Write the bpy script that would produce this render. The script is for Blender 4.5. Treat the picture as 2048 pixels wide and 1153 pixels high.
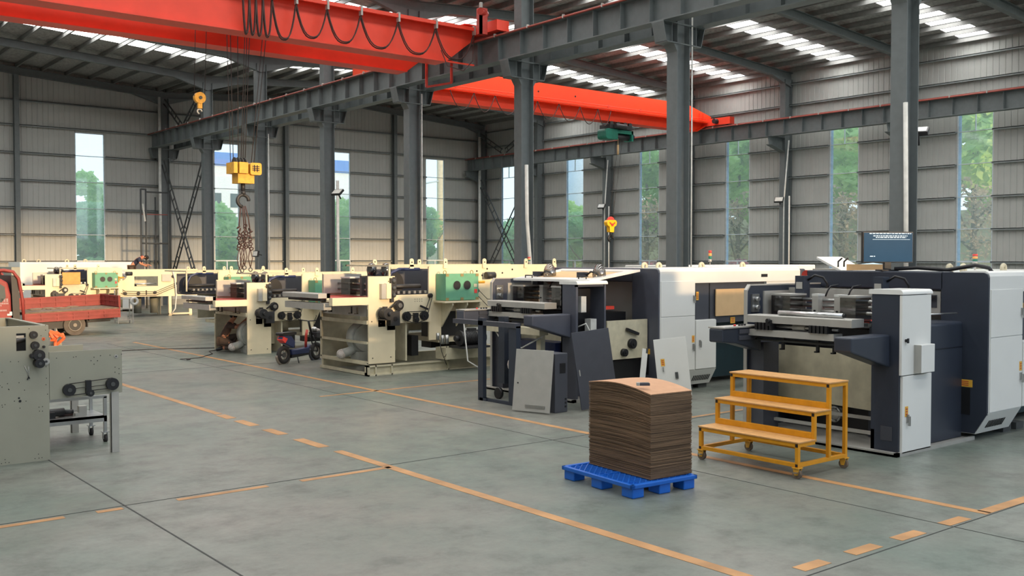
import bpy, bmesh, math, random
from mathutils import Vector, Matrix
random.seed(7)
C = bpy.context.scene.collection
for o in list(bpy.data.objects): bpy.data.objects.remove(o)
PI = math.pi
# ------------------------------------------------------------------ camera
TH = math.radians(38.8); PITCH = math.atan(60/1990.0); EYE = Vector((0, 0, 2.5))
cd = bpy.data.cameras.new('camera'); cam = bpy.data.objects.new('camera', cd); C.objects.link(cam)
cd.sensor_width = 36; cd.lens = 1990/2048*36; cd.clip_start = .05; cd.clip_end = 500
cam.location = EYE; cam.rotation_euler = (PI/2-PITCH, 0, -TH)
bpy.context.scene.camera = cam
vs = bpy.context.scene.view_settings
vs.view_transform = 'Standard'; vs.look = 'None'; vs.gamma = 1; vs.use_curve_mapping = False
vs.exposure = 1.22
# ------------------------------------------------------------------ sky: pale hazy daylight, brighter and whiter at the horizon
w = bpy.data.worlds.new('sky'); bpy.context.scene.world = w; w.use_nodes = True
nt = w.node_tree; nt.nodes.clear()
out = nt.nodes.new('ShaderNodeOutputWorld'); bg = nt.nodes.new('ShaderNodeBackground')
tc = nt.nodes.new('ShaderNodeTexCoord'); sp = nt.nodes.new('ShaderNodeSeparateXYZ'); rm = nt.nodes.new('ShaderNodeValToRGB')
nt.links.new(tc.outputs['Generated'], sp.inputs[0]); nt.links.new(sp.outputs['Z'], rm.inputs[0])
rm.color_ramp.elements[0].position = 0.0; rm.color_ramp.elements[0].color = (.58, .66, .74, 1)
rm.color_ramp.elements[1].position = .5; rm.color_ramp.elements[1].color = (.34, .46, .66, 1)
nt.links.new(rm.outputs[0], bg.inputs[0]); bg.inputs[1].default_value = 1.15
nt.links.new(bg.outputs[0], out.inputs[0])
# ------------------------------------------------------------------ low hazy evening sun through an unseen opening shaped in the front wall
SUN_EL = math.atan(.13)
sd = bpy.data.lights.new('sun', 'SUN'); sun = bpy.data.objects.new('sun', sd); C.objects.link(sun)
sd.energy = 1.9; sd.color = (1, .70, .40); sd.angle = math.radians(3.5)
d = Vector((0.0, 1, -.13)); sun.rotation_euler = d.to_track_quat('-Z', 'Y').to_euler(); sun.location = (5, -20, 12)
SKYLIGHT = 4.5      # brightness of the roof lights

# ------------------------------------------------------------------ helpers
def _ray(u, v):
    fw = Vector((math.sin(TH)*math.cos(PITCH), math.cos(TH)*math.cos(PITCH), -math.sin(PITCH)))
    rt = Vector((math.cos(TH), -math.sin(TH), 0)); up = rt.cross(fw)
    return fw + rt*((u-1024)/1990) - up*((v-576.5)/1990)
def onY(u, v, y): d = _ray(u, v); return EYE + d*(y/d.y)      # the point of plane Y=y that photo pixel (u,v) shows
def onX(u, v, x): d = _ray(u, v); return EYE + d*(x/d.x)
def onZ(u, v, z): d = _ray(u, v); return EYE + d*((z-EYE.z)/d.z)

def tag(o, label=None, cat=None, group=None, kind=None):
    if label: o['label'] = label
    if cat: o['category'] = cat
    if group: o['group'] = group
    if kind: o['kind'] = kind
    return o
def thing(name, label, cat, loc=(0, 0, 0), rz=0, group=None):
    o = bpy.data.objects.new(name, None); C.objects.link(o); o.empty_display_size = .2
    o.location = loc; o.rotation_euler = (0, 0, rz)
    return tag(o, label, cat, group)
def struct(name, loc=(0, 0, 0)):
    o = bpy.data.objects.new(name, None); C.objects.link(o); o.location = loc; o['kind'] = 'structure'; return o

class MB:
    def __init__(s): s.v = []; s.f = []; s.s = []
    def quad(s, a, b, c, d, sm=False):
        n = len(s.v); s.v += [tuple(a), tuple(b), tuple(c), tuple(d)]; s.f.append((n, n+1, n+2, n+3)); s.s.append(sm); return s
    def box(s, x0, x1, y0, y1, z0, z1):
        n = len(s.v)
        if x0 > x1: x0, x1 = x1, x0
        if y0 > y1: y0, y1 = y1, y0
        if z0 > z1: z0, z1 = z1, z0
        s.v += [(x, y, z) for z in (z0, z1) for y in (y0, y1) for x in (x0, x1)]
        for q in ((0, 2, 3, 1), (4, 5, 7, 6), (0, 1, 5, 4), (2, 6, 7, 3), (0, 4, 6, 2), (1, 3, 7, 5)):
            s.f.append(tuple(n+i for i in q)); s.s.append(False)
        return s
    def cbox(s, c, d): return s.box(c[0]-d[0]/2, c[0]+d[0]/2, c[1]-d[1]/2, c[1]+d[1]/2, c[2]-d[2]/2, c[2]+d[2]/2)
    def prism(s, pts, ax, a0, a1, sm=False):
        """pts: 2D polygon; ax 'x': (y,z), 'y': (x,z), 'z': (x,y)"""
        n = len(s.v); k = len(pts)
        def P(p, a): return (a, p[0], p[1]) if ax == 'x' else (p[0], a, p[1]) if ax == 'y' else (p[0], p[1], a)
        s.v += [P(p, a0) for p in pts] + [P(p, a1) for p in pts]
        ar = sum(pts[i][0]*pts[(i+1) % k][1]-pts[(i+1) % k][0]*pts[i][1] for i in range(k))
        flip = (ar > 0) != (ax == 'y')
        if a1 < a0: flip = not flip
        c0 = tuple(range(n, n+k)); c1 = tuple(range(n+k, n+2*k))
        s.f.append(c0[::-1] if flip else c0); s.f.append(c1 if flip else c1[::-1]); s.s += [False, False]
        for i in range(k):
            j = (i+1) % k; q = (n+i, n+j, n+k+j, n+k+i)
            s.f.append(q if flip else q[::-1]); s.s.append(sm)
        return s
    def cyl(s, p0, p1, r, n=14, r2=None, caps=True):
        p0 = Vector(p0); p1 = Vector(p1); r2 = r if r2 is None else r2
        a = (p1-p0).normalized(); t = a.orthogonal().normalized(); b = a.cross(t); k = len(s.v)
        for p, rr in ((p0, r), (p1, r2)):
            for i in range(n):
                g = 2*PI*i/n; s.v.append(tuple(p+(t*math.cos(g)+b*math.sin(g))*rr))
        for i in range(n):
            j = (i+1) % n; s.f.append((k+i, k+j, k+n+j, k+n+i)); s.s.append(True)
        if caps:
            s.f.append(tuple(range(k+n-1, k-1, -1))); s.f.append(tuple(range(k+n, k+2*n))); s.s += [False, False]
        return s
    def tube(s, pts, r, n=8, closed=False):
        pts = [Vector(p) for p in pts]; k = len(s.v); m = len(pts); prev = None
        for i, p in enumerate(pts):
            a = (pts[(i+1) % m] if closed or i < m-1 else p) - (pts[i-1] if closed or i > 0 else p)
            a.normalize()
            t = a.orthogonal().normalized() if prev is None else (prev-a*prev.dot(a)).normalized()
            prev = t; b = a.cross(t); rr = r[i] if isinstance(r, (list, tuple)) else r
            for q in range(n):
                g = 2*PI*q/n; s.v.append(tuple(p+(t*math.cos(g)+b*math.sin(g))*rr))
        for i in range(m if closed else m-1):
            i2 = (i+1) % m
            for q in range(n):
                j = (q+1) % n; s.f.append((k+i*n+q, k+i*n+j, k+i2*n+j, k+i2*n+q)); s.s.append(True)
        if not closed:
            s.f.append(tuple(range(k+n-1, k-1, -1))); s.f.append(tuple(range(k+(m-1)*n, k+m*n))); s.s += [False, False]
        return s
    def ring(s, c, ax, R, r, n=20, m=8, a0=0, a1=2*PI):
        c = Vector(c); ax = Vector(ax).normalized(); t = ax.orthogonal().normalized(); b = ax.cross(t)
        full = abs(a1-a0-2*PI) < 1e-6; cnt = n if full else n+1
        return s.tube([c+(t*math.cos(a0+(a1-a0)*i/n)+b*math.sin(a0+(a1-a0)*i/n))*R for i in range(cnt)], r, m, full)
    def sph(s, c, r, n=12, m=8):
        if not isinstance(r, (tuple, list)): r = (r, r, r)
        k = len(s.v)
        for i in range(m+1):
            ph = PI*i/m
            for j in range(n):
                g = 2*PI*j/n; s.v.append((c[0]+r[0]*math.sin(ph)*math.cos(g), c[1]+r[1]*math.sin(ph)*math.sin(g), c[2]+r[2]*math.cos(ph)))
        for i in range(m):
            for j in range(n):
                j2 = (j+1) % n; s.f.append((k+i*n+j, k+(i+1)*n+j, k+(i+1)*n+j2, k+i*n+j2)); s.s.append(True)
        return s
    def angle_bar(s, p0, p1, wd):   # a square bar between two points
        return s.tube([p0, p1], wd*.707, 4) if False else s._bar(p0, p1, wd)
    def _bar(s, p0, p1, wd):
        k = len(s.s); s.cyl(p0, p1, wd*.707, 4)
        for i in range(k, len(s.s)): s.s[i] = False
        return s
    def grid_front(s, x0, x1, z0, z1, y0, y1, holes):
        """plate in the XZ plane between y0 and y1 with rectangular holes (x0,x1,z0,z1)"""
        xs = sorted({x0, x1, *[h[0] for h in holes], *[h[1] for h in holes]})
        zs = sorted({z0, z1, *[h[2] for h in holes], *[h[3] for h in holes]})
        for a, b in zip(xs, xs[1:]):
            for c, d in zip(zs, zs[1:]):
                mx, mz = (a+b)/2, (c+d)/2
                if not any(h[0] < mx < h[1] and h[2] < mz < h[3] for h in holes): s.box(a, b, y0, y1, c, d)
        return s
    def build(s, name, mat, parent=None, world=False, bevel=0, kind=None, label=None):
        me = bpy.data.meshes.new(name); off = Vector((0, 0, 0))
        if world:
            q = parent
            while q is not None: off += Vector(q.location); q = q.parent
        v = [(a-off.x, b-off.y, c-off.z) for a, b, c in s.v] if world else s.v
        me.from_pydata(v, [], s.f); me.polygons.foreach_set('use_smooth', s.s); me.update()
        if mat: me.materials.append(mat)
        o = bpy.data.objects.new(name, me); C.objects.link(o); o.parent = parent
        if bevel:
            b = o.modifiers.new('bevel', 'BEVEL'); b.width = bevel; b.segments = 2; b.limit_method = 'ANGLE'
        if kind: o['kind'] = kind
        if label: o['label'] = label
        return o
def box(name, m, parent, *d, **k): return MB().box(*d).build(name, m, parent, **k)
def cyl(name, m, parent, p0, p1, r, n=16, **k): return MB().cyl(p0, p1, r, n).build(name, m, parent, **k)
def kids(o): return [c for c in bpy.data.objects if c.parent == o]
def copy_tree(o, parent=None, loc=None, rz=None, label=None):
    c = o.copy(); C.objects.link(c); c.parent = parent
    if loc is not None: c.location = loc
    if rz is not None: c.rotation_euler = (0, 0, rz)
    if label: c['label'] = label
    for ch in o.children: copy_tree(ch, c)
    return c
def rounded(x0, x1, z0, z1, r, corners='tl tr', n=5):
    """2D outline, chosen corners rounded"""
    P = []
    for nm, cx, cz, a in (('bl', x0, z0, PI), ('br', x1, z0, 1.5*PI), ('tr', x1, z1, 0), ('tl', x0, z1, .5*PI)):
        if nm in corners.split():
            ox = cx+(r if nm[1] == 'l' else -r); oz = cz+(r if nm[0] == 'b' else -r)
            P += [(ox+r*math.cos(a+.5*PI*i/n), oz+r*math.sin(a+.5*PI*i/n)) for i in range(n+1)]
        else: P.append((cx, cz))
    return P

# ------------------------------------------------------------------ materials
def lin(c): return tuple(((x/255)/12.92 if x/255 <= .04045 else ((x/255+.055)/1.055)**2.4) for x in c)+(1,)
MAT = {}
def mat(name, col, rough=.5, metal=0, var=.12, scale=6, bump=0, bscale=60, spec=.5, emit=None, trans=0):
    m = bpy.data.materials.new(name); m.use_nodes = True; nt = m.node_tree; b = nt.nodes['Principled BSDF']
    c = lin(col); b.inputs['Roughness'].default_value = rough; b.inputs['Metallic'].default_value = metal
    b.inputs['Specular IOR Level'].default_value = spec
    g = nt.nodes.new('ShaderNodeNewGeometry'); no = nt.nodes.new('ShaderNodeTexNoise')
    no.inputs['Scale'].default_value = scale; no.inputs['Detail'].default_value = 4
    nt.links.new(g.outputs['Position'], no.inputs['Vector'])
    r = nt.nodes.new('ShaderNodeValToRGB'); r.color_ramp.elements[0].position = .3; r.color_ramp.elements[1].position = .7
    r.color_ramp.elements[0].color = tuple(x*(1-var) for x in c[:3])+(1,)
    r.color_ramp.elements[1].color = tuple(min(1, x*(1+var)) for x in c[:3])+(1,)
    nt.links.new(no.outputs[0], r.inputs[0]); nt.links.new(r.outputs[0], b.inputs['Base Color'])
    if bump:
        n2 = nt.nodes.new('ShaderNodeTexNoise'); n2.inputs['Scale'].default_value = bscale; n2.inputs['Detail'].default_value = 3
        nt.links.new(g.outputs['Position'], n2.inputs['Vector'])
        bp = nt.nodes.new('ShaderNodeBump'); bp.inputs['Strength'].default_value = bump; bp.inputs['Distance'].default_value = .01
        nt.links.new(n2.outputs[0], bp.inputs['Height']); nt.links.new(bp.outputs[0], b.inputs['Normal'])
    if emit:
        b.inputs['Emission Color'].default_value = lin(emit[0]); b.inputs['Emission Strength'].default_value = emit[1]
    MAT[name] = m; return m
mat('steel', (101, 107, 108), .55, var=.08)
mat('steel_dark', (70, 72, 72), .6, var=.1)
mat('wall_sheet', (172, 173, 169), .55, var=.04, scale=1.5)
mat('girt', (128, 134, 134), .5)
mat('roof_foil', (150, 148, 146), .6, var=.35, scale=9, bump=.9, bscale=14)
mat('purlin', (120, 120, 118), .5)
mat('crane_red', (246, 74, 50), .45, var=.06, scale=2)
mat('crane_orange', (255, 72, 26), .5, var=.05, scale=2)
mat('rail_red', (150, 72, 62), .6)
mat('cable', (74, 52, 48), .6); mat('rope', (52, 46, 46), .6); mat('black', (24, 24, 27), .45); mat('rubber', (44, 42, 42), .8)
mat('hook_yellow', (216, 160, 52), .5, var=.15, scale=12)
mat('bright_yellow', (250, 180, 20), .4); mat('hoist_green', (22, 112, 92), .45)
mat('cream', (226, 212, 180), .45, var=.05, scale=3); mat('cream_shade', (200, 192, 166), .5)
mat('white_paint', (226, 226, 222), .28, var=.02, scale=2); mat('slate', (76, 79, 90), .42, var=.06); mat('navy', (48, 54, 66), .38, var=.08, scale=3)
mat('charcoal', (68, 70, 78), .42, var=.06); mat('silver', (206, 206, 206), .28, metal=.9); mat('steel_bright', (170, 170, 168), .3, metal=.85)
mat('alu', (176, 174, 168), .45, var=.05, metal=.3); mat('cab_green', (152, 151, 136), .5, var=.04, scale=3)
mat('green_box', (98, 158, 128), .55, var=.06); mat('box_tape', (140, 124, 80), .6)
mat('sticker', (224, 170, 60), .5); mat('red_mark', (206, 62, 58), .5); mat('step_yellow', (214, 146, 22), .45, var=.08, scale=10)
mat('step_ply', (200, 150, 92), .6, var=.12, scale=14); mat('cardboard', (196, 150, 116), .75, var=.05, scale=10)
mat('card_edge', (120, 96, 74), .85, var=.5, scale=3)
_n = MAT['card_edge'].node_tree; _no = [n for n in _n.nodes if n.type == 'TEX_NOISE'][0]; _mp = _n.nodes.new('ShaderNodeMapping'); _mp.inputs['Scale'].default_value = (.5, .5, 26)
_n.links.new([n for n in _n.nodes if n.type == 'NEW_GEOMETRY'][0].outputs['Position'], _mp.inputs[0]); _n.links.new(_mp.outputs[0], _no.inputs['Vector'])
mat('pallet_blue', (18, 98, 196), .4, var=.05); mat('white_plastic', (205, 205, 200), .4)
mat('truck_red', (142, 54, 50), .55, var=.15, scale=5); mat('truck_dirt', (120, 104, 88), .9, var=.25, scale=8, bump=.6, bscale=20)
mat('tire', (104, 96, 88), .9, var=.15); mat('rim', (140, 132, 122), .6, metal=.3); mat('orange', (238, 110, 60), .5)
mat('board_orange', (236, 164, 92), .7); mat('machine_red', (186, 60, 48), .4); mat('teal_dark', (16, 46, 54), .4)
mat('skin', (190, 130, 100), .6); mat('hair', (28, 22, 20), .8); mat('shirt_navy', (38, 42, 62), .85, var=.15, scale=20)
mat('shirt_brown', (74, 56, 50), .85, var=.2, scale=20); mat('trousers', (82, 68, 60), .9, var=.2); mat('collar_red', (190, 60, 44), .8)
mat('bag_plastic', (196, 188, 182), .3, var=.3, scale=30, bump=1, bscale=40); mat('motor_dark', (44, 44, 46), .5)
mat('scooter_blue', (40, 50, 88), .35); mat('blower', (170, 172, 166), .45); mat('beige', (214, 178, 132), .75, var=.04)
mat('concrete', (150, 148, 140), .9, var=.12, scale=.6); mat('grass', (140, 156, 104), .95, var=.35, scale=2)
mat('house_white', (214, 222, 232), .8); mat('house_blue', (60, 120, 210), .6); mat('house_tan', (214, 196, 160), .85); mat('tank_white', (214, 224, 232), .5)
mat('bark', (112, 98, 84), .95, var=.25, scale=12); mat('blossom', (176, 96, 130), .8, var=.4, scale=5)
mat('window_white', (196, 206, 212), .4); mat('film_blue', (160, 196, 224), .4); mat('lamp_lens', (200, 200, 196), .2)
mat('line_orange', (178, 132, 86), .55, var=.22, scale=3); mat('joint', (62, 64, 62), .8)
def leaf_mat(name, a, b):
    m = mat(name, a, .7, var=.3, scale=1.2); nt = m.node_tree; r = [n for n in nt.nodes if n.type == 'VALTORGB'][0]
    r.color_ramp.elements[0].color = lin(b); r.color_ramp.elements[1].color = lin(a)
    p = nt.nodes['Principled BSDF']; t = nt.nodes.new('ShaderNodeBsdfTranslucent'); mx = nt.nodes.new('ShaderNodeMixShader'); mx.inputs[0].default_value = .5
    nt.links.new(r.outputs[0], t.inputs[0]); nt.links.new(p.outputs[0], mx.inputs[1]); nt.links.new(t.outputs[0], mx.inputs[2])
    nt.links.new(mx.outputs[0], nt.nodes['Material Output'].inputs[0]); return m
leaf_mat('leaf', (236, 250, 172), (190, 226, 130)); leaf_mat('leaf_dark', (214, 238, 176), (160, 204, 140)); leaf_mat('leaf_brown', (226, 206, 182), (176, 156, 136))
# skylight: backlit fibreglass sheet
m = mat('skylight', (235, 240, 240), .6, emit=((252, 252, 249), SKYLIGHT))
# window glass
m = bpy.data.materials.new('glass'); m.use_nodes = True; nt = m.node_tree; nt.nodes.clear()
o_ = nt.nodes.new('ShaderNodeOutputMaterial'); t_ = nt.nodes.new('ShaderNodeBsdfTransparent'); g_ = nt.nodes.new('ShaderNodeBsdfGlossy'); x_ = nt.nodes.new('ShaderNodeMixShader')
t_.inputs[0].default_value = (.93, .97, .96, 1); g_.inputs['Roughness'].default_value = .03; x_.inputs[0].default_value = .07
d_ = nt.nodes.new('ShaderNodeBsdfTranslucent'); d_.inputs[0].default_value = (.95, .94, .86, 1); y_ = nt.nodes.new('ShaderNodeMixShader'); y_.inputs[0].default_value = .16   # dusty panes
nt.links.new(t_.outputs[0], y_.inputs[1]); nt.links.new(d_.outputs[0], y_.inputs[2]); nt.links.new(y_.outputs[0], x_.inputs[1]); nt.links.new(g_.outputs[0], x_.inputs[2]); nt.links.new(x_.outputs[0], o_.inputs[0]); MAT['glass'] = m
# clear smoky cover plates
m = bpy.data.materials.new('smoked'); m.use_nodes = True; nt = m.node_tree; nt.nodes.clear()
o_ = nt.nodes.new('ShaderNodeOutputMaterial'); t_ = nt.nodes.new('ShaderNodeBsdfTransparent'); g_ = nt.nodes.new('ShaderNodeBsdfGlossy'); x_ = nt.nodes.new('ShaderNodeMixShader')
t_.inputs[0].default_value = (.42, .40, .38, 1); g_.inputs['Roughness'].default_value = .12; x_.inputs[0].default_value = .22
nt.links.new(t_.outputs[0], x_.inputs[1]); nt.links.new(g_.outputs[0], x_.inputs[2]); nt.links.new(x_.outputs[0], o_.inputs[0]); MAT['smoked'] = m
# floor: sealed green-grey concrete, worn and patchy, satin gloss
m = bpy.data.materials.new('floor_paint'); m.use_nodes = True; nt = m.node_tree; b = nt.nodes['Principled BSDF']
g = nt.nodes.new('ShaderNodeNewGeometry')
def noise(sc, det=5, ro=.6):
    n = nt.nodes.new('ShaderNodeTexNoise'); n.inputs['Scale'].default_value = sc; n.inputs['Detail'].default_value = det; n.inputs['Roughness'].default_value = ro
    nt.links.new(g.outputs['Position'], n.inputs['Vector']); return n
def ramp(src, stops):
    r = nt.nodes.new('ShaderNodeValToRGB'); e = r.color_ramp.elements
    e[0].position, e[0].color = stops[0]; e[1].position, e[1].color = stops[-1]
    for p, c in stops[1:-1]: q = e.new(p); q.color = c
    nt.links.new(src, r.inputs[0]); return r
n1 = noise(.35, 6); n2 = noise(1.7, 8, .7); n3 = noise(14, 4)
c1 = ramp(n1.outputs[0], [(.35, lin((106, 117, 109))), (.65, lin((126, 125, 118)))])
c2 = ramp(n2.outputs[0], [(.33, (.66, .66, .66, 1)), (.5, (.98, .98, .98, 1)), (.72, (1.12, 1.12, 1.12, 1))])
c3 = ramp(n3.outputs[0], [(.3, (.93, .93, .93, 1)), (.7, (1.04, 1.04, 1.04, 1))])
mx1 = nt.nodes.new('ShaderNodeMix'); mx1.data_type = 'RGBA'; mx1.blend_type = 'MULTIPLY'; mx1.inputs[0].default_value = 1
mx2 = nt.nodes.new('ShaderNodeMix'); mx2.data_type = 'RGBA'; mx2.blend_type = 'MULTIPLY'; mx2.inputs[0].default_value = 1
nt.links.new(c1.outputs[0], mx1.inputs[6]); nt.links.new(c2.outputs[0], mx1.inputs[7])
nt.links.new(mx1.outputs[2], mx2.inputs[6]); nt.links.new(c3.outputs[0], mx2.inputs[7]); nt.links.new(mx2.outputs[2], b.inputs['Base Color'])
rr = ramp(n2.outputs[0], [(.3, (.5, .5, .5, 1)), (.7, (.3, .3, .3, 1))]); nt.links.new(rr.outputs[0], b.inputs['Roughness'])
b.inputs['Specular IOR Level'].default_value = .5; MAT['floor_paint'] = m
M = MAT
# ================================================================== STRUCTURE
XL, XR, YF, YB = -2.5, 40.05, -8.0, 53.0        # inner faces of the walls
XC = 18.7                                       # centre column row
COLY = [52.7-6*k for k in range(0, 11)]         # frames
PITCH_R = .068
def roof_z(x):                                  # underside of the roof sheet
    if x < XC: e0, e1 = XL, XC
    else: e0, e1 = XC, XR
    mid = (e0+e1)/2; return 11.45+PITCH_R*((e1-e0)/2-abs(x-mid))
# floor
fl = struct('floor')
MB().box(XL-.1, XR+.1, YF-.1, YB+.1, -.3, 0).build('slab', M['floor_paint'], fl)
# painted lines and saw cut joints lie flat on the slab
def strip(name, x0, x1, y0, y1, m, h=.003): box(name, M[m], fl, x0, x1, y0, y1, 0, h)
# ground outside, beginning at the walls
gr = MB(); G = 160
gr.box(-G, G, YB+.1, G+60, -.4, -.12).box(-G, G, -G, YF-.1, -.4, -.12).box(-G, XL-.1, YF-.1, YB+.1, -.4, -.12).box(XR+.1, G, YF-.1, YB+.1, -.4, -.12)
tag(gr.build('ground', M['grass']), kind='structure')

def ribbed(mb, a0, a1, z0, z1, fixed, axis, inward):
    """corrugated sheet: shallow grooves every .25 m"""
    prof = []; a = a0; p = .25
    k = math.floor(a0/p)*p
    xs = [(a0, 0)]
    while k < a1:
        for da, dd in ((.10, 0), (.112, 1), (.138, 1), (.15, 0)):
            t = k+da
            if a0 < t < a1: xs.append((t, dd))
        k += p
    xs.append((a1, 0))
    for (q0, d0), (q1, d1) in zip(xs, xs[1:]):
        f0 = fixed-inward*.014*d0; f1 = fixed-inward*.014*d1
        if axis == 'x': A, B = (q0, f0), (q1, f1)
        else: A, B = (f0, q0), (f1, q1)
        pts = ((*A, z0), (*B, z0), (*B, z1), (*A, z1))
        mb.quad(*(pts if (axis == 'x') == (inward < 0) else pts[::-1]))
def back_slab(mb, a0, a1, z0, z1, fixed, axis, inward):
    f0, f1 = fixed-inward*.03, fixed-inward*.08
    if axis == 'x': mb.box(a0, a1, min(f0, f1), max(f0, f1), z0, z1)
    else: mb.box(min(f0, f1), max(f0, f1), a0, a1, z0, z1)
GZ = [2.35, 3.68, 5.0, 6.34, 7.67, 9.0, 10.2]
WTOP = 8.85
def make_wall(name, axis, fixed, inward, a0, a1, wins, girts, top):
    w_ = struct(name); cuts = [a0]
    for s0, s1, zb in wins: cuts += [s0, s1]
    cuts.append(a1)
    for i in range(0, len(cuts), 2):
        # split the solid runs at the frames so that each panel is one piece
        s0, s1 = cuts[i], cuts[i+1]; n = max(1, round((s1-s0)/6)); 
        for q in range(n):
            b0, b1 = s0+(s1-s0)*q/n, s0+(s1-s0)*(q+1)/n
            mb = MB(); ribbed(mb, b0, b1, 0, WTOP, fixed, axis, inward); back_slab(mb, b0, b1, 0, WTOP, fixed, axis, inward)
            mb.build('wall_panel', M['wall_sheet'], w_)
    mb = MB()
    for s0, s1, zb in wins:
        ribbed(mb, s0, s1, 0, zb, fixed, axis, inward); back_slab(mb, s0, s1, 0, zb, fixed, axis, inward)
    if wins: mb.build('sill_panels', M['wall_sheet'], w_)
    # upper band follows the roof
    n = max(1, round((a1-a0)/5.3))
    for q in range(n):
        b0, b1 = a0+(a1-a0)*q/n, a0+(a1-a0)*(q+1)/n; mb = MB(); st = .25
        t = b0
        while t < b1-1e-6:
            t1 = min(t+st, b1); zt = (top(t)+top(t1))/2+.12
            ribbed(mb, t, t1, WTOP, zt, fixed, axis, inward); t = t1
        zt = min(top(b0), top(b1)); back_slab(mb, b0, b1, WTOP, zt, fixed, axis, inward)
        mb.build('upper_panel', M['wall_sheet'], w_)
    for gz in girts:
        for i in range(0, len(cuts), 2):
            s0, s1 = cuts[i], cuts[i+1]
            if gz > WTOP:
                if i: continue
                s0, s1 = a0, a1
            f0, f1 = fixed, fixed+inward*.16; mb = MB()
            for (dz, h) in ((0, .05),):
                if axis == 'x': mb.box(s0, s1, min(f0, f1), max(f0, f1), gz-.02, gz+.01); mb.box(s0, s1, *sorted((f1, f1-inward*.015)), gz-.07, gz+.01)
                else: mb.box(min(f0, f1), max(f0, f1), s0, s1, gz-.02, gz+.01); mb.box(*sorted((f1, f1-inward*.015)), s0, s1, gz-.07, gz+.01)
            mb.build('girt', M['girt'], w_)
    return w_
BW = [(2.3, 3.75, 1.05), (8.3, 9.75, 1.05), (14.35, 15.8, 2.33), (21.6, 23.05, 1.05), (28.65, 30.1, 1.05), (35.55, 37.0, 1.05)]
RW = [(1.1, 2.6, 1.05), (7.1, 8.6, 1.05), (13.1, 14.6, 1.05), (19.07, 20.57, 1.05), (25.07, 26.57, 1.05), (31.07, 32.57, 1.05), (37.1, 38.6, 1.05), (43.1, 44.65, 1.05), (49.4, 50.95, 1.05)]
make_wall('wall_back', 'x', YB, -1, XL, XR, BW, GZ, roof_z)
make_wall('wall_right', 'y', XR, -1, YF, YB, RW, GZ[:-1]+[9.75, 10.75], lambda t: 11.4)
# left wall: plain; front wall: solid below, opening above shaped to set the sunlit band (both behind the lens)
lw = struct('wall_left'); box('wall_panel', M['wall_sheet'], lw, XL-.1, XL, YF, YB, 0, 11.5)
fw_ = struct('wall_front')
box('wall_panel', M['wall_sheet'], fw_, XL, XR, YF-.1, YF, 0, 4.6); box('upper_panel', M['wall_sheet'], fw_, XL, XR, YF-.1, YF, 11.2, 12.6)
for k in range(8):
    x = XL+.1+k*6.0; box('mullion', M['steel'], fw_, x, x+.12, YF-.1, YF, 4.6, 11.2)
box('sun_blocker', M['wall_sheet'], fw_, XC-.6, XC+.6, YF-.1, YF, 4.6, 11.2)  # unseen strip added to keep the sun off the centre columns
# windows
wn = 0
def window(axis, fixed, inward, s0, s1, zb, seen=True):
    global wn; wn += 1
    w_ = struct('window_%d' % wn); fo = fixed-inward*.05
    def bx(mb, a0, a1, z0, z1, d0=-.03, d1=.03):
        if axis == 'x': mb.box(a0, a1, fo+d0, fo+d1, z0, z1)
        else: mb.box(fo+d0, fo+d1, a0, a1, z0, z1)
    fr = MB(); bx(fr, s0, s0+.05, zb, WTOP); bx(fr, s1-.05, s1, zb, WTOP); bx(fr, s0, s1, WTOP-.05, WTOP); bx(fr, s0, s1, zb, zb+.05)
    fr.build('window_frame', M['window_white'], w_)
    if axis == 'y':
        fb = MB(); bx(fb, s1-.17, s1-.05, zb+.05, WTOP-.05, -.012, .0); fb.build('blue_film_strip', M['film_blue'], w_)
    # steel angles each side
    an = MB(); bx(an, s0-.07, s0, zb if zb > 2 else 0, WTOP, -.03, .03)
    bx(an, s1, s1+.07, zb if zb > 2 else 0, WTOP, -.03, .03); an.build('jamb', M['girt'], w_)
    lv = [zb+.05]+[z for z in GZ if zb+.3 < z < WTOP]+[WTOP-.05]
    for z0, z1 in zip(lv, lv[1:]):
        g = MB(); bx(g, s0+.05, s1-.05, z0+.012, z1-.012, -.004, .004); g.build('pane', M['glass'], w_)
    for z in lv[1:-1]:
        b_ = MB(); t = .035 if z == GZ[0] else .016
        bx(b_, s0+.05, s1-.05, z-t, z+t, -.025, .025); b_.build('glazing_bar', M['window_white'], w_)
    if zb < 2:
        b_ = MB(); c = (s0+s1)/2; bx(b_, c-.03, c+.03, zb+.05, 2.32, -.03, .03); b_.build('sash_bar', M['window_white'], w_)
    if axis == 'y':
        b_ = MB(); c = (s0+s1)/2; bx(b_, c-.015, c+.015, 7.69, WTOP-.05, -.03, .03); b_.build('sash_bar', M['window_white'], w_)
for s0, s1, zb in BW: window('x', YB, -1, s0, s1, zb)
for s0, s1, zb in RW: window('y', XR, -1, s0, s1, zb)

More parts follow.
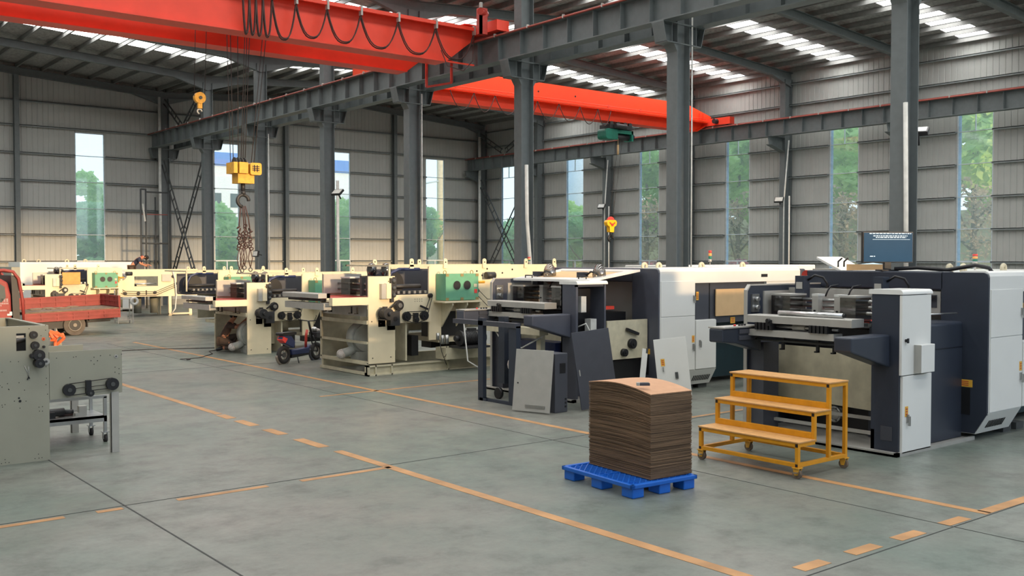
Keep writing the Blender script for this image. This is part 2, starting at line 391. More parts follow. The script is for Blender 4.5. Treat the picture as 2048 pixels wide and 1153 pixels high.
# roof: sheet, purlins, rafters, roof lights
ce = struct('ceiling')
bays = [(COLY[i+1], COLY[i]) for i in range(10)]; bays = [(a, min(b, YB)) for a, b in bays]; bays[-1] = (YF, bays[-1][1])
bays[0] = (bays[0][0], YB)
for (e0, e1) in ((XL, XC), (XC, XR)):
    mid = (e0+e1)/2
    for half in ((e0, mid), (mid, e1)):
        h0, h1 = half; low, high = (h0, h1) if h0 == e0 else (h1, h0)
        span = abs(high-low); sg = 1 if high > low else -1
        npl = 9; px = [low+sg*(.25+i*(span-.4)/npl) for i in range(npl+1)]
        zf = lambda x, s=sg, l=low: 11.45+PITCH_R*abs(x-l)
        for (y0, y1) in bays:
            c = (y0+y1)/2+.1; y0_, y1_ = c-.62, c+.62
            mb = MB()
            for a, b in ((y0, y0_), (y1_, y1)):
                mb.quad((h0, a, zf(h0)), (h0, b, zf(h0)), (h1, b, zf(h1)), (h1, a, zf(h1)))
                mb.quad((h0, a, zf(h0)+.08), (h1, a, zf(h1)+.08), (h1, b, zf(h1)+.08), (h0, b, zf(h0)+.08))
            # closed strips at the eave and the ridge
            for p, q in ((low, px[0]), (px[-1], high)):
                p, q = min(p, q), max(p, q)
                mb.quad((p, y0_, zf(p)), (p, y1_, zf(p)), (q, y1_, zf(q)), (q, y0_, zf(q)))
            mb.build('roof_panel', M['roof_foil'], ce)
            for a, b in zip(px, px[1:]):
                a, b = min(a, b), max(a, b)
                if y1 == YB:      # the rearmost bay has no roof lights
                    MB().quad((a, y0_, zf(a)), (a, y1_, zf(a)), (b, y1_, zf(b)), (b, y0_, zf(b))).build('blank_panel', M['roof_foil'], ce); continue
                s = MB().quad((a, y0_, zf(a)+.03), (a, y1_, zf(a)+.03), (b, y1_, zf(b)+.03), (b, y0_, zf(b)+.03))
                s.build('skylight_pane', M['skylight'], ce)
        for x in px:
            z = zf(x); mb = MB()
            mb.box(x-.035, x+.035, YF, YB, z-.2, z-.185).box(x-.006, x+.006, YF, YB, z-.19, z-.01).box(x-.035, x+.035, YF, YB, z-.02, z-.005)
            mb.build('purlin', M['purlin'], ce)
        for y in COLY:
            if y < YF+.5: continue
            mb = MB(); p0, p1 = (h0, h1); H = .34
            def sl(t0, t1, wd):
                mb.prism([(p0, zf(p0)-.2-t1), (p1, zf(p1)-.2-t1), (p1, zf(p1)-.2-t0), (p0, zf(p0)-.2-t0)], 'y', y-wd, y+wd)
            sl(0, .025, .11); sl(.025, H-.025, .008); sl(H-.025, H, .11)
            hk = low+sg*1.6    # deeper haunch at the eave
            mb.prism([(low, zf(low)-.54), (hk, zf(hk)-.54), (low, zf(low)-.9)], 'y', y-.1, y+.1)
            mb.build('rafter', M['steel'], ce)
# wall columns of the right wall and wind posts of the back wall
def h_column(mb, x, y, z0, z1, fl_w, dep, alongx=True, t=.02):
    if alongx:   # web runs along X
        mb.box(x-dep/2, x-dep/2+t, y-fl_w/2, y+fl_w/2, z0, z1).box(x+dep/2-t, x+dep/2, y-fl_w/2, y+fl_w/2, z0, z1).box(x-dep/2+t, x+dep/2-t, y-.008, y+.008, z0, z1)
    else:
        mb.box(x-fl_w/2, x+fl_w/2, y-dep/2, y-dep/2+t, z0, z1).box(x-fl_w/2, x+fl_w/2, y+dep/2-t, y+dep/2, z0, z1).box(x-.008, x+.008, y-dep/2+t, y+dep/2-t, z0, z1)
    return mb
for k, y in enumerate(COLY[:10]):
    t = MB(); h_column(t, XR-.36, y-(.2 if k == 0 else 0), 0, 10.9, .3, .55)
    tag(t.build('wall_column', M['steel']), kind='structure')
for x in (11.6, 25.75, 33.05):
    t = MB(); h_column(t, x, YB-.3, 0, roof_z(x)-.56, .22, .3, False); tag(t.build('wind_post', M['steel']), kind='structure')
# baseboard kerb
box('baseboard_back', M['concrete'], None, XL, XR, YB-.03, YB-.002, 0, .3)['kind'] = 'structure'
box('baseboard_right', M['concrete'], None, XR-.03, XR-.002, YF, YB, 0, .3)['kind'] = 'structure'

# floor markings
YL1, YL2 = 0, 0
def seg(name, m, p, q, wd, h=.003):
    p = Vector((p[0], p[1], 0)); q = Vector((q[0], q[1], 0)); n = (q-p).normalized(); s = Vector((-n.y, n.x, 0))*wd/2
    a, b, c, d = p-s, q-s, q+s, p+s
    MB().prism([(a.x, a.y), (b.x, b.y), (c.x, c.y), (d.x, d.y)], 'z', 0.0005, h).build(name, M[m], fl)
def fz(u, v): q = onZ(u, v, 0); return (q.x, q.y)
# ---- lines and joints
seg('painted_line', 'line_orange', (6.27, 4.2), (6.27, 11.4), .13)
seg('painted_line', 'line_orange', (6.28, 15.3), (6.28, 34), .12)
for y0, y1 in ((11.75, 12.5), (12.95, 13.5), (13.9, 14.5), (14.75, 15.2)): seg('painted_dash', 'line_orange', (6.26, y0), (6.26, y1), .16)
seg('painted_line', 'line_orange', (9.68, 4.6), (9.72, 30), .11)
for x0, x1 in ((5.1, 6.27), (3.7, 4.7), (2.0, 2.6), (2.9, 3.15)): seg('painted_dash', 'line_orange', (x0, 10.12), (x1, 10.12), .09)
for x0, x1 in ((5.6, 6.2), (6.75, 7.1), (7.45, 7.85), (8.15, 8.55), (8.95, 9.35), (9.7, 12.5)): seg('painted_dash', 'line_orange', (x0, 4.72-.02*(x0-7)), (x1, 4.72-.02*(x1-7)), .13)
seg('painted_line', 'line_orange', (8.5, 16.1), (14, 16.3), .08); seg('painted_line', 'line_orange', (10.9, 10.35), (14, 10.35), .08)
seg('saw_joint', 'joint', (3.2, -2), (3.2, 40), .016)
seg('saw_joint', 'joint', (-2, 10.2), (24, 10.3), .012)
seg('saw_joint', 'joint', (-2, 4.6), (24, 4.55), .012); seg('saw_joint', 'joint', (8.95, 1), (8.95, 30), .01)
seg('saw_joint', 'joint', (-2, 22), (24, 22), .014); seg('saw_joint', 'joint', (-2, 28), (24, 28), .014)
# ================================================================== CENTRE COLUMNS AND RUNWAYS
colnames = {0: 'grey steel column at the back wall, where the centre runway beam ends', 1: 'grey steel column in the centre row, left of the hanging lifting slings', 2: 'grey steel column in the centre row, just right of the hanging lifting slings',
 3: 'grey steel column in the centre row behind the cream machine, with a thick white conduit and black floodlight', 4: 'grey steel column in the centre row behind the green box of the cream machine', 5: 'grey steel column in the centre row behind the dark half-dismantled machine',
 6: 'grey steel column in the centre row rising behind the long white machine', 7: 'broad grey steel column at the right, behind the monitor of the nearest machine', 8: 'unseen grey steel column added to shade the centre row, just outside the right edge', 9: 'unseen grey steel column added to shade the centre row, beside the viewer', 10: 'unseen grey steel column added to shade the centre row, at the front wall'}
for k, y in enumerate(COLY[:11]):  # the front three, out of view, are added to shade the row
    t = thing('steel_column', colnames[k], 'column', (XC, y-(.15 if k == 0 else 0), 0), group='centre row of steel columns')
    h_column(MB(), 0, 0, .02, 10.9, .34, .46).build('shaft', M['steel'], t)
    MB().box(-.32, .32, -.28, .28, 0, .025).build('base_plate', M['steel'], t)
    for s in (-1, 1):   # bracket arms that carry the runway beams
        mb = MB(); x0 = s*.23; x1 = s*.76; x2 = s*.62
        mb.box(x0, x1, -.2, .2, 8.215, 8.24); mb.prism([(x0, 7.76), (x2, 7.76), (x1, 8.215), (x0, 8.215)], 'y', -.008, .008)
        mb.box(x0, x2, -.2, .2, 7.735, 7.76); mb.prism([(x0, 7.735), (x0+s*.12, 7.735), (x0, 7.55)], 'y', -.17, .17)
        mb.prism([(x2, 7.76), (x2+s*.02, 7.76), (x1, 8.215), (x1-s*.02, 8.215)], 'y', -.19, .19)
        for yy in (-.19, .18): mb.prism([(x0+s*.2, 7.76), (x0+s*.22, 7.76), (x0+s*.22, 8.215), (x0+s*.2, 8.215)], 'y', yy, yy+.01)
        mb.build('bracket', M['steel'], t)
    MB().box(-.24, .24, -.2, -.16, 8.2, 8.24).box(-.24, .24, -.2, -.16, 7.73, 7.76).box(-.24, .24, .16, .2, 7.73, 7.76).build('stiffener', M['steel'], t)
def runway(x, lab, y0=-7.4, y1=52.75, red=True, side=-1, zb=8.17):
    t = thing('runway_beam', lab, 'crane beam', (x, y0, zb), group='crane runway beams'); L = y1-y0
    MB().box(-.19, .19, 0, L, 0, .025).box(-.19, .19, 0, L, .70, .725).box(-.008, .008, 0, L, .025, .70).build('beam', M['steel'], t)
    mb = MB(); k = 0
    while .4+k*1.0 < L: mb.box(-.17, .17, .4+k*1.0, .412+k*1.0, .025, .70); k += 1
    mb.build('stiffener_plates', M['steel'], t)
    MB().box(-.035, .035, 0, L, .725, .82).build('rail', M['rail_red'] if red else M['steel_dark'], t)
    if red:
        MB().tube([(side*.22, 0, .73), (side*.22, L, .73)], .03, 6).build('conductor_pipe', M['rail_red'], t)
        mb = MB(); k = 0
        while .5+k*1.5 < L: mb.cbox((side*.22, .5+k*1.5, .75), (.07, .04, .1)); k += 1
        mb.build('conductor_clips', M['alu'], t)
runway(18.15, 'grey crane runway beam with a red conductor pipe, on the near side of the centre columns', zb=8.24)
runway(19.3, 'grey crane runway beam seen beneath the red one, on the far side of the centre columns', red=False, zb=8.24)
runway(38.7, 'long grey crane runway beam in front of the tall windows along the right wall', side=-1)
for k in range(7):     # brackets on the wall columns
    y = COLY[k]-(.2 if k == 0 else 0); mb = MB()
    mb.box(38.3, 39.42, y-.16, y+.16, 8.15, 8.168).prism([(39.42, 7.5), (38.4, 7.8), (38.3, 8.15), (39.42, 8.15)], 'y', y-.01, y+.01).prism([(39.42, 7.48), (38.4, 7.78), (38.4, 7.8), (39.42, 7.5)], 'y', y-.16, y+.16)
    tag(mb.build('column_bracket', M['steel']), kind='structure')
# ladder-shaped cross bracing in the last bays
def ladder(p, q, wd=.34, name='lattice_strut', parent=None):
    p = Vector(p); q = Vector(q); a = (q-p).normalized(); n = Vector((0, a.z, -a.y))*wd/2; mb = MB(); L = (q-p).length
    for s in (-1, 1): mb._bar(p+n*s, q+n*s, .055)
    k = 1
    while k*.62 < L: c = p+a*k*.62; mb._bar(c-n, c+n, .035); k += 1
    return mb.build(name, M['steel_dark'], parent, world=True)
t = thing('cross_brace', 'dark ladder-shaped cross brace between the two rearmost centre columns', 'cross brace', (18.6, 49.7, 0), group='cross braces of the rear bay')
ladder((18.55, 52.3, 7.5), (18.55, 47.2, .6), parent=t); ladder((18.75, 47.1, 7.5), (18.75, 52.3, .6), parent=t)
ladder((18.65, 52.3, 10.7), (18.65, 49.9, 9.2), .26, 'upper_strut', t); ladder((18.65, 47.1, 10.7), (18.65, 49.5, 9.2), .26, 'upper_strut', t)
t = thing('cross_brace', 'dark ladder-shaped cross brace in front of the window beside the far right corner', 'cross brace', (39.5, 49.7, 0), group='cross braces of the rear bay')
ladder((39.25, 52.2, 7.5), (39.25, 47.2, .6), parent=t); ladder((39.32, 47.1, 7.5), (39.32, 52.2, .6), parent=t)
ladder((39.3, 52.2, 10.5), (39.3, 49.9, 9.3), .26, 'upper_strut', t); ladder((39.3, 47.1, 10.5), (39.3, 49.5, 9.3), .26, 'upper_strut', t)
# rain pipes and conduits
def pipe(lab, pts, r, name='pipe', cat='pipe', m='white_plastic', grp=None):
    o = MB().tube(pts, r, 10).build(name, M[m]); return tag(o, lab, cat, grp)
pipe('white rain pipe running up the rear end column of the centre row', [(18.35, 52.2, 0), (18.35, 52.2, 10.9)], .075, 'rain_pipe')
pipe('white rain pipe in the far right corner of the hall', [(39.25, 52.2, 0), (39.25, 52.2, 10.4)], .09, 'rain_pipe')
pipe('thick white conduit on the column with the black floodlight', [(18.95, 34.35, 0), (18.95, 34.35, 5.5)], .06, 'conduit')
pipe('slightly bowed white conduit on the column behind the dark half-dismantled machine', [onX(1066, 700, 18.5), onX(1063, 560, 18.5), onX(1054, 440, 18.5), onX(1053, 330, 18.5)], .055, 'conduit')
pipe('white conduit up the column right of the monitor', [onX(1812, 640, 18.4), onX(1812, 420, 18.4), onX(1811, 205, 18.4)], .045, 'conduit')
pipe('thin white conduit on the column behind the green box', [(18.98, 28.52, 0), (18.98, 28.52, 8.1)], .022, 'conduit')
pipe('thin white conduit on the column behind the long white machine', [(19.0, 16.52, 0), (19.0, 16.52, 8.6)], .02, 'conduit')
pipe('thin white conduit on the column right of the hanging slings', [(18.98, 40.52, 0), (18.98, 40.52, 7.9)], .025, 'conduit')
for k, (ya, yb) in ((4, (28.5, 28.2)), (2, (40.55, 40.2))):
    pipe(('pair of' if 0 else 'white')+(' bent conduit on the right wall column above the long white machine' if k == 4 else ' bent conduit on the right wall column behind the yellow hook'), [(39.3, ya, 0), (39.3, ya, 5.2), (39.3, ya-.25, 8.0)], .035, 'conduit')
    pipe('straight white conduit '+('on the right wall column above the long white machine' if k == 4 else 'on the right wall column behind the yellow hook'), [(39.3, yb, 0), (39.3, yb, 5.4)], .035, 'conduit')
# floodlights
def flood(lab, p, aim, s=.3, lensup=False):
    t = thing('floodlight', lab, 'floodlight', p)
    MB().box(-s/2, s/2, -.04, .04, -s*.36, s*.36).build('housing', M['black'], t); MB().box(-s/2+.03, s/2-.03, -.048, -.04, -s*.36+.03, s*.36-.03).build('lens', M['lamp_lens'], t)
    MB().box(-.02, .02, .04, .3, -.02, .02).build('arm', M['black'], t); t.rotation_euler = aim
flood('small black floodlight on the column with the thick white conduit', onX(675, 385, 18.36), (-.9, 0, -1.2), .42)
flood('small floodlight on the right wall column behind the yellow hook', onX(1203, 413, 39.1), (-.7, 0, -1.2), .42)
flood('small floodlight on the right wall column above the long white machine', onX(1558, 400, 39.1), (-.7, 0, -1.2), .42)
flood('black floodlight beside the tall column right of the monitor', onX(1836, 263, 19.15), (-1.1, 0, -1.2), .4)
flood('small dark lamp on the column right of the hanging slings', onX(512, 508, 18.2), (-.2, 0, -1.4), .36)

# ================================================================== CRANE 1 (left bay)
cr = thing('overhead_crane', 'large red double-girder overhead crane crossing the top left', 'crane', (8, 25.2, 8.3), group='overhead cranes')
def girder(name, x0, x1, y0, y1, z0, z1, m, parent, ta=1.0, tb=1.0, slope=.75):
    pts = [(x0, z0+slope), (x0+ta, z0), (x1-tb, z0), (x1, z0+slope), (x1, z1), (x0, z1)]
    MB().prism(pts, 'y', y0+.05, y1-.05).build(name, m, parent, world=True)
    MB().prism([(x0+ta, z0-.02), (x1-tb, z0-.02), (x1-tb, z0), (x0+ta, z0)], 'y', y0, y1).build('bottom_flange', m, parent, world=True)
    MB().box(x0, x1, y0-.06, y1+.06, z1, z1+.03).build('top_flange', m, parent, world=True)
girder('girder', XL+.6, 17.85, 24.0, 24.6, 8.25, 9.33, M['crane_red'], cr)
girder('girder', XL+.6, 17.85, 26.1, 26.7, 8.27, 9.33, M['crane_red'], cr)
mb = MB()
for y in (24.3, 26.4): mb.box(XL+.6, 17.7, y-.03, y+.03, 9.36, 9.42)
mb.build('crab_rails', M['steel_dark'], cr, world=True)
MB().box(XL+.7, 17.8, 23.72, 23.80, 9.20, 9.30).box(XL+.7, 17.8, 23.78, 24.05, 9.28, 9.31).build('festoon_track', M['crane_red'], cr, world=True)
MB().box(XL+.7, 17.8, 23.93, 23.99, 8.22, 8.26).build('lower_edge', M['crane_red'], cr, world=True)
mb = MB().box(17.85, 18.3, 22.9, 28.2, 9.12, 9.42); mb.build('end_carriage', M['crane_red'], cr, world=True)
MB().box(17.5, 18.5, 24.0, 26.7, 9.42, 9.45).build('platform', M['crane_red'], cr, world=True)
for y in (23.15, 27.9): cyl('wheel', M['steel_dark'], cr, (18.08, y, 9.2), (18.2, y, 9.2), .14, world=True)
MB().box(17.45, 17.7, 23.15, 23.35, 9.0, 9.75).cyl((17.4, 23.1, 9.62), (17.75, 23.3, 9.62), .1, 12).build('buffer_post', M['machine_red'], cr, world=True)
MB().box(17.45, 17.52, 23.15, 23.22, 9.0, 9.9).build('lamp_post', M['alu'], cr, world=True)
# maintenance frame below the girder ends
pf = [onY(853, 125, 24.9), onY(903, 122, 24.9), onY(903, 166, 24.9), onY(853, 174, 24.9)]
mb = MB()
for i in range(4): mb._bar(pf[i], pf[(i+1) % 4], .06)
mb.build('hanging_frame', M['machine_red'], cr, world=True)
# festoon cable loops
fx = [onY(u, 60, 23.76).x for u in (487, 500, 513, 527, 545, 593, 655, 722, 797, 872, 948)]
for i, x in enumerate(fx):
    MB().box(x-.03, x+.03, 23.70, 23.82, 9.08, 9.34).build('cable_carrier', M['alu'], cr, world=True)
    if i+1 < len(fx):
        x1 = fx[i+1]; dr = .8 if i > 4 else .95; pts = []
        for q in range(13):
            s = q/12; e = (2*s-1); pts.append((x+(x1-x)*s, 23.76, 9.1-dr*(1-abs(e)**2.6)))
        for dy in (0, .05): MB().tube([(a, b+dy, c-dy*.6) for a, b, c in pts], .018, 6).build('festoon_cable', M['cable'], cr, world=True)
MB().tube([(fx[-1], 23.76, 9.1), (fx[-1]-.1, 23.7, 8.3), (fx[-1]-.5, 23.6, 7.95), (fx[-1]-1.0, 23.7, 8.05), (fx[-1]-1.15, 23.8, 8.5)], .016, 6).build('festoon_cable', M['cable'], cr, world=True)
# crab on top
MB().box(10.2, 12.4, 24.2, 26.8, 9.43, 9.75).build('crab', M['machine_red'], cr, world=True)
# main hook block
hb = thing('hook_block', 'yellow multi-sheave hook block with a black mark, hanging over the cream machines', 'hook block', (11.4, 25.6, 4.6))
a = onY(460, 325, 25.6); b = onY(514, 350, 25.6)
x0, x1, zt, zb = a.x, b.x, a.z, b.z
mb = MB()
wd = (x1-x0)
MB().box(x0, x0+wd*.14, 25.35, 25.85, zb, zt).build('side_plate', M['hook_yellow'], hb, world=True)
MB().box(x0+wd*.18, x0+wd*.5, 25.3, 25.9, zb, zt).build('housing', M['hook_yellow'], hb, world=True)
MB().prism(rounded(x0+wd*.58, x1, zb-.03, zt, .06, 'tl tr bl br'), 'y', 25.3, 25.9).build('housing', M['hook_yellow'], hb, world=True)
MB().box(x0+wd*.18, x0+wd*.78, 25.4, 25.8, zb-.26, zb).build('lower_housing', M['hook_yellow'], hb, world=True)
mb = MB()
for i in range(4): mb.cyl((x0+wd*(.15+.12*i), 25.6, zt-.05), (x0+wd*(.17+.12*i), 25.6, zt-.05), .2, 16)
mb.build('sheaves', M['steel_dark'], hb, world=True)
cx = x0+wd*.78; cz = (zt+zb)/2; mb = MB()
for dz in (-.05, .0, .05): mb.box(cx-.1, cx+.1, 25.285, 25.3, cz+dz-.01, cz+dz+.01)
for dx in (-.04, .04): mb.box(cx+dx-.012, cx+dx+.012, 25.285, 25.3, cz-.09, cz+.09)
mb.build('painted_mark', M['black'], hb, world=True)
hx = onY(486, 380, 25.6).x
MB().cyl((hx, 25.6, zb-.26), (hx, 25.6, zb-.45), .06).ring((hx, 25.6, zb-.72), (0, 1, 0), .16, .05, 16, 8, -.5*PI-2.2, -.5*PI+2.4).tube([(hx, 25.6, zb-.45), (hx+.02, 25.6, zb-.56)], .065).build('hook', M['motor_dark'], hb, world=True)
for i, f in enumerate((.02, .12, .3, .4, .47, .55, .78, .88)):
    xx = x0+wd*f; MB().tube([(xx, 25.6, zt-.02), (11.4+(f-.45)*1.5, 25.5+.1*(i % 3), 9.5)], .011, 5).build('wire_rope', M['rope'], hb, world=True)
# slings hung on the hook
sl = thing('lifting_slings', 'bundle of knotted wire slings with shackles hanging from the yellow hook block', 'sling', (hx, 25.6, 2.3))
rnd = random.Random(3); zh = zb-.86
for i, (ua, ub, v0, v1) in enumerate(((478, 479, 455, 540), (488, 484, 452, 538), (492, 489, 458, 532), (500, 501, 460, 536))):
    A = Vector((hx+(-.06+.04*i), 25.6, zh)); K = onY(ua, v0, 25.6); E_ = onY(ub, v1, 25.6); M1_ = (K+E_)/2
    MB().tube([A, A.lerp(K, .5)+Vector((.01*(i-1), 0, 0)), K], .016, 6).build('sling_leg', M['cable'], sl, world=True)
    mb = MB()
    for q in range(9):
        c = K.lerp(M1_, q/8)+Vector((rnd.uniform(-.03, .03), rnd.uniform(-.04, .04), 0)); mb.ring(c, (rnd.uniform(-1, 1), rnd.uniform(-1, 1), .4), .05, .016, 8, 5)
    mb.build('knot', M['cable'], sl, world=True)
    for s in (-1, 1):
        MB().tube([M1_, M1_.lerp(E_, .5)+Vector((s*.07, .02*s, 0)), E_], .013, 5).build('sling_tail', M['cable'], sl, world=True)
    MB().ring(E_-Vector((0, 0, .05)), (0, 1, 0), .05, .014, 10, 6).build('shackle', M['steel_dark'], sl, world=True)
# auxiliary hook
ah = thing('auxiliary_hook', 'small round yellow pulley block with a pale hook, hanging upper left', 'hook block', tuple(onY(398, 222, 26.0)))
c = onY(399, 196, 26.0)
MB().cyl((c.x, 25.93, c.z), (c.x, 26.07, c.z), .15, 20).build('sheave_cover', M['hook_yellow'], ah, world=True)
MB().cyl((c.x, 25.90, c.z), (c.x, 25.93, c.z), .045, 12).build('axle_cap', M['steel_dark'], ah, world=True)
MB().box(c.x-.05, c.x+.06, 25.96, 26.04, c.z-.28, c.z-.1).build('shank', M['hook_yellow'], ah, world=True)
MB().ring((c.x, 26, c.z-.36), (0, 1, 0), .06, .022, 12, 6, -.5*PI-2.2, -.5*PI+2.4).build('hook', M['alu'], ah, world=True)
for s in (-1, 1): MB().tube([(c.x+s*.145, 26, c.z+.02), (c.x+s*.15, 25.8, 9.4)], .009, 5).build('wire_rope', M['rope'], ah, world=True)

# ================================================================== CRANE 2 (right bay)
cr2 = thing('overhead_crane', 'bright orange single-girder overhead crane further back, crossing the right bay', 'crane', (29, 32.85, 8.7), group='overhead cranes')
MB().prism([(19.3, 9.2), (38.7, 9.2), (39.05, 9.42), (39.05, 9.55), (37.2, 10.03), (20.6, 10.03), (19.3, 9.6)], 'y', 32.7, 33.1).build('box_girder', M['crane_orange'], cr2, world=True)
MB().box(19.3, 38.9, 32.47, 33.25, 9.17, 9.21).build('ledge', M['crane_orange'], cr2, world=True)
MB().prism([(19.6, 9.17), (20.3, 8.75), (37.9, 8.75), (38.75, 9.17)], 'y', 32.87, 32.93).build('web', M['crane_orange'], cr2, world=True)
MB().prism([(20.3, 8.72), (37.9, 8.72), (37.9, 8.75), (20.3, 8.75)], 'y', 32.6, 33.2).prism([(37.9, 8.72), (38.8, 9.16), (38.77, 9.19), (37.9, 8.75)], 'y', 32.6, 33.2).prism([(20.3, 8.72), (19.5, 9.16), (19.5, 9.19), (20.3, 8.75)], 'y', 32.6, 33.2).build('lower_flange', M['crane_orange'], cr2, world=True)
MB().box(19.4, 38.4, 32.36, 32.41, 9.2, 9.26).tube([(19.4, 32.4, 9.34), (38.4, 32.4, 9.34)], .02, 6).build('handrail', M['crane_orange'], cr2, world=True)
for x in (23.4, 27.0, 31.9, 34.0): MB().ring((x, 32.69, 9.4), (0, 1, 0), .06, .012, 10, 5).build('eye', M['machine_red'], cr2, world=True)
for x in (38.15, 38.4): box('end_rib', M['crane_red'], cr2, x, x+.03, 32.62, 32.7, 9.22, 9.65, world=True)
for u, v in ((1077, 183), (1151, 193)): p_ = onY(u, v, 32.69); cyl('bolt_hole', M['black'], cr2, (p_.x, 32.69, p_.z), (p_.x, 32.7, p_.z), .04, 10, world=True)
for x in (19.3, 38.7):
    MB().box(x-.17, x+.17, 31.1, 35.0, 9.02, 9.36).build('end_carriage', M['crane_red'], cr2, world=True)
    for y in (31.4, 34.7): cyl('wheel', M['steel_dark'], cr2, (x-.05, y, 9.12), (x+.05, y, 9.12), .12, world=True)
    MB().cyl((x-.4, 31.9, 9.2), (x-.17, 31.9, 9.2), .12).build('travel_motor', M['motor_dark'], cr2, world=True)
MB().box(XC+.4, XC+.7, 32.0, 33.4, 9.2, 9.8).build('cable_box', M['crane_orange'], cr2, world=True)
fx = [onY(u, 200, 32.4).x for u in (900, 948, 990, 1040, 1075, 1118, 1160, 1196, 1222)]
for i in range(len(fx)-1):
    x, x1 = fx[i], fx[i+1]
    MB().tube([(x+(x1-x)*s/10, 32.4, 9.16-.72*(1-abs(2*s/10-1)**2)) for s in range(11)], .018, 5).build('festoon_cable', M['cable'], cr2, world=True)
# hoist
ho = thing('hoist_trolley', 'green electric wire rope hoist under the orange crane girder', 'hoist', (32.554, 32.844, 7.91))
MB().box(31.878, 33.327, 32.554, 33.23, 8.412, 8.586).build('trolley_frame', M['motor_dark'], ho, world=True)
for x in (32.023, 32.458, 32.892, 33.23): cyl('wheel', M['steel_dark'], ho, (x, 32.574, 8.634), (x, 32.67, 8.634), .1, world=True)
cyl('trolley_motor', M['motor_dark'], ho, (32.071, 32.409, 8.509), (32.747, 32.409, 8.509), .11, world=True)
MB().prism(rounded(31.636, 32.409, 7.91, 8.393, .14, 'tl bl'), 'y', 32.554, 33.134).build('gearbox', M['hoist_green'], ho, bevel=.02, world=True)
MB().box(32.361, 33.424, 32.602, 33.085, 8.219, 8.373).box(33.327, 33.443, 32.602, 33.085, 7.91, 8.373).build('frame', M['hoist_green'], ho, world=True)
cyl('rope_drum', M['motor_dark'], ho, (32.409, 32.844, 8.083), (33.327, 32.844, 8.083), .14, world=True)
cyl('brake_cover', M['scooter_blue'], ho, (33.443, 32.844, 8.151), (33.665, 32.844, 8.151), .1, world=True)
pc = onY(1233, 300, 32.844); MB().tube([(pc.x, 32.747, 8.006), (pc.x, 32.747, pc.z+.2)], .012, 5).cyl((pc.x, 32.747, pc.z-.22), (pc.x, 32.747, pc.z+.22), .05, 10).build('limit_weight', M['beige'], ho, world=True)
yh = thing('yellow_hook', 'bright yellow hook block with a red top, hanging in front of the right wall', 'hook block', tuple(onY(1221, 478, 32.844)))
c = onY(1221, 452, 32.844); s = .115
MB().prism([(c.x-.24, c.z+.26), (c.x+.24, c.z+.26), (c.x+.32, c.z+.16), (c.x+.28, c.z+.02), (c.x+.14, c.z-.06), (c.x+.12, c.z-.3), (c.x-.12, c.z-.3), (c.x-.14, c.z-.06), (c.x-.28, c.z+.02), (c.x-.32, c.z+.16)], 'y', 32.728, 32.96).build('casing', M['bright_yellow'], yh, bevel=.02, world=True)
cyl('red_sheave', M['red_mark'], yh, (c.x, 32.796, c.z+.2), (c.x, 32.892, c.z+.2), .22, world=True)
MB().box(c.x-.05, c.x+.05, 32.699, 32.728, c.z-.02, c.z+.1).prism([(c.x-.2, c.z+.14), (c.x-.14, c.z+.17), (c.x, c.z+.05), (c.x-.04, c.z+.01)], 'y', 32.709, 32.728).prism([(c.x+.2, c.z+.14), (c.x+.14, c.z+.17), (c.x, c.z+.05), (c.x+.04, c.z+.01)], 'y', 32.709, 32.728).build('slot_mark', M['machine_red'], yh, world=True)
MB().cyl((c.x, 32.844, c.z-.3), (c.x, 32.844, c.z-.45), .06).ring((c.x, 32.844, c.z-.58), (0, 1, 0), .14, .05, 14, 8, -.5*PI-2.2, -.5*PI+2.4).build('hook', M['black'], yh, world=True)
for sx in (-.12, .12): MB().tube([(c.x+sx, 32.844, c.z+.2), (32.844+sx, 32.844, 8.006)], .01, 5).build('wire_rope', M['rope'], yh, world=True)
# ================================================================== MACHINES (all share one layout; local x along the machine, y across it)
def machine(lab, ox, oy, oz=0, name='die_cutting_machine'): return thing(name, lab, 'machine', (ox, oy, oz))
def lug(par, m, x, y, z, h=.16, w=.1, t=.03):
    mb = MB(); pts = [(x-w/2, z), (x+w/2, z), (x+w/2, z+h-w/2)]+[(x+w/2*math.cos(a), z+h-w/2+w/2*math.sin(a)) for a in [PI*i/6 for i in range(1, 6)]]+[(x-w/2, z+h-w/2)]
    mb.prism(pts, 'y', y, y+t).build('lifting_lug', m, par); cyl('hole', M['black'], par, (x, y-.002, z+h*.62), (x, y+.001, z+h*.62), .018, 10)
def warn(par, x, y, z, ax='y', w=.07, h=.13):
    s = MB().box(x-w/2, x+w/2, y-.004, y, z-h/2, z+h/2) if ax == 'y' else MB().box(x-.004, x, y-w/2, y+w/2, z-h/2, z+h/2)
    o = s.build('warning_sticker', M['sticker'], par)
    m = MB()
    for k in (-1, 0, 1):
        q = k*h*.25
        if ax == 'y': m.box(x-w*.3, x+w*.3, y-.005, y-.0041, z+q-h*.06, z+q+h*.05)
        else: m.box(x-.005, x-.0041, y-w*.3, y+w*.3, z+q-h*.06, z+q+h*.05)
    m.build('sticker_print', M['machine_red'], o)
def handle(par, x, y, z):
    MB().box(x-.02, x+.02, y-.02, y, z-.05, z+.05).box(x-.012, x+.012, y-.045, y-.02, z-.09, z+.03).build('door_handle', M['steel_bright'], par)
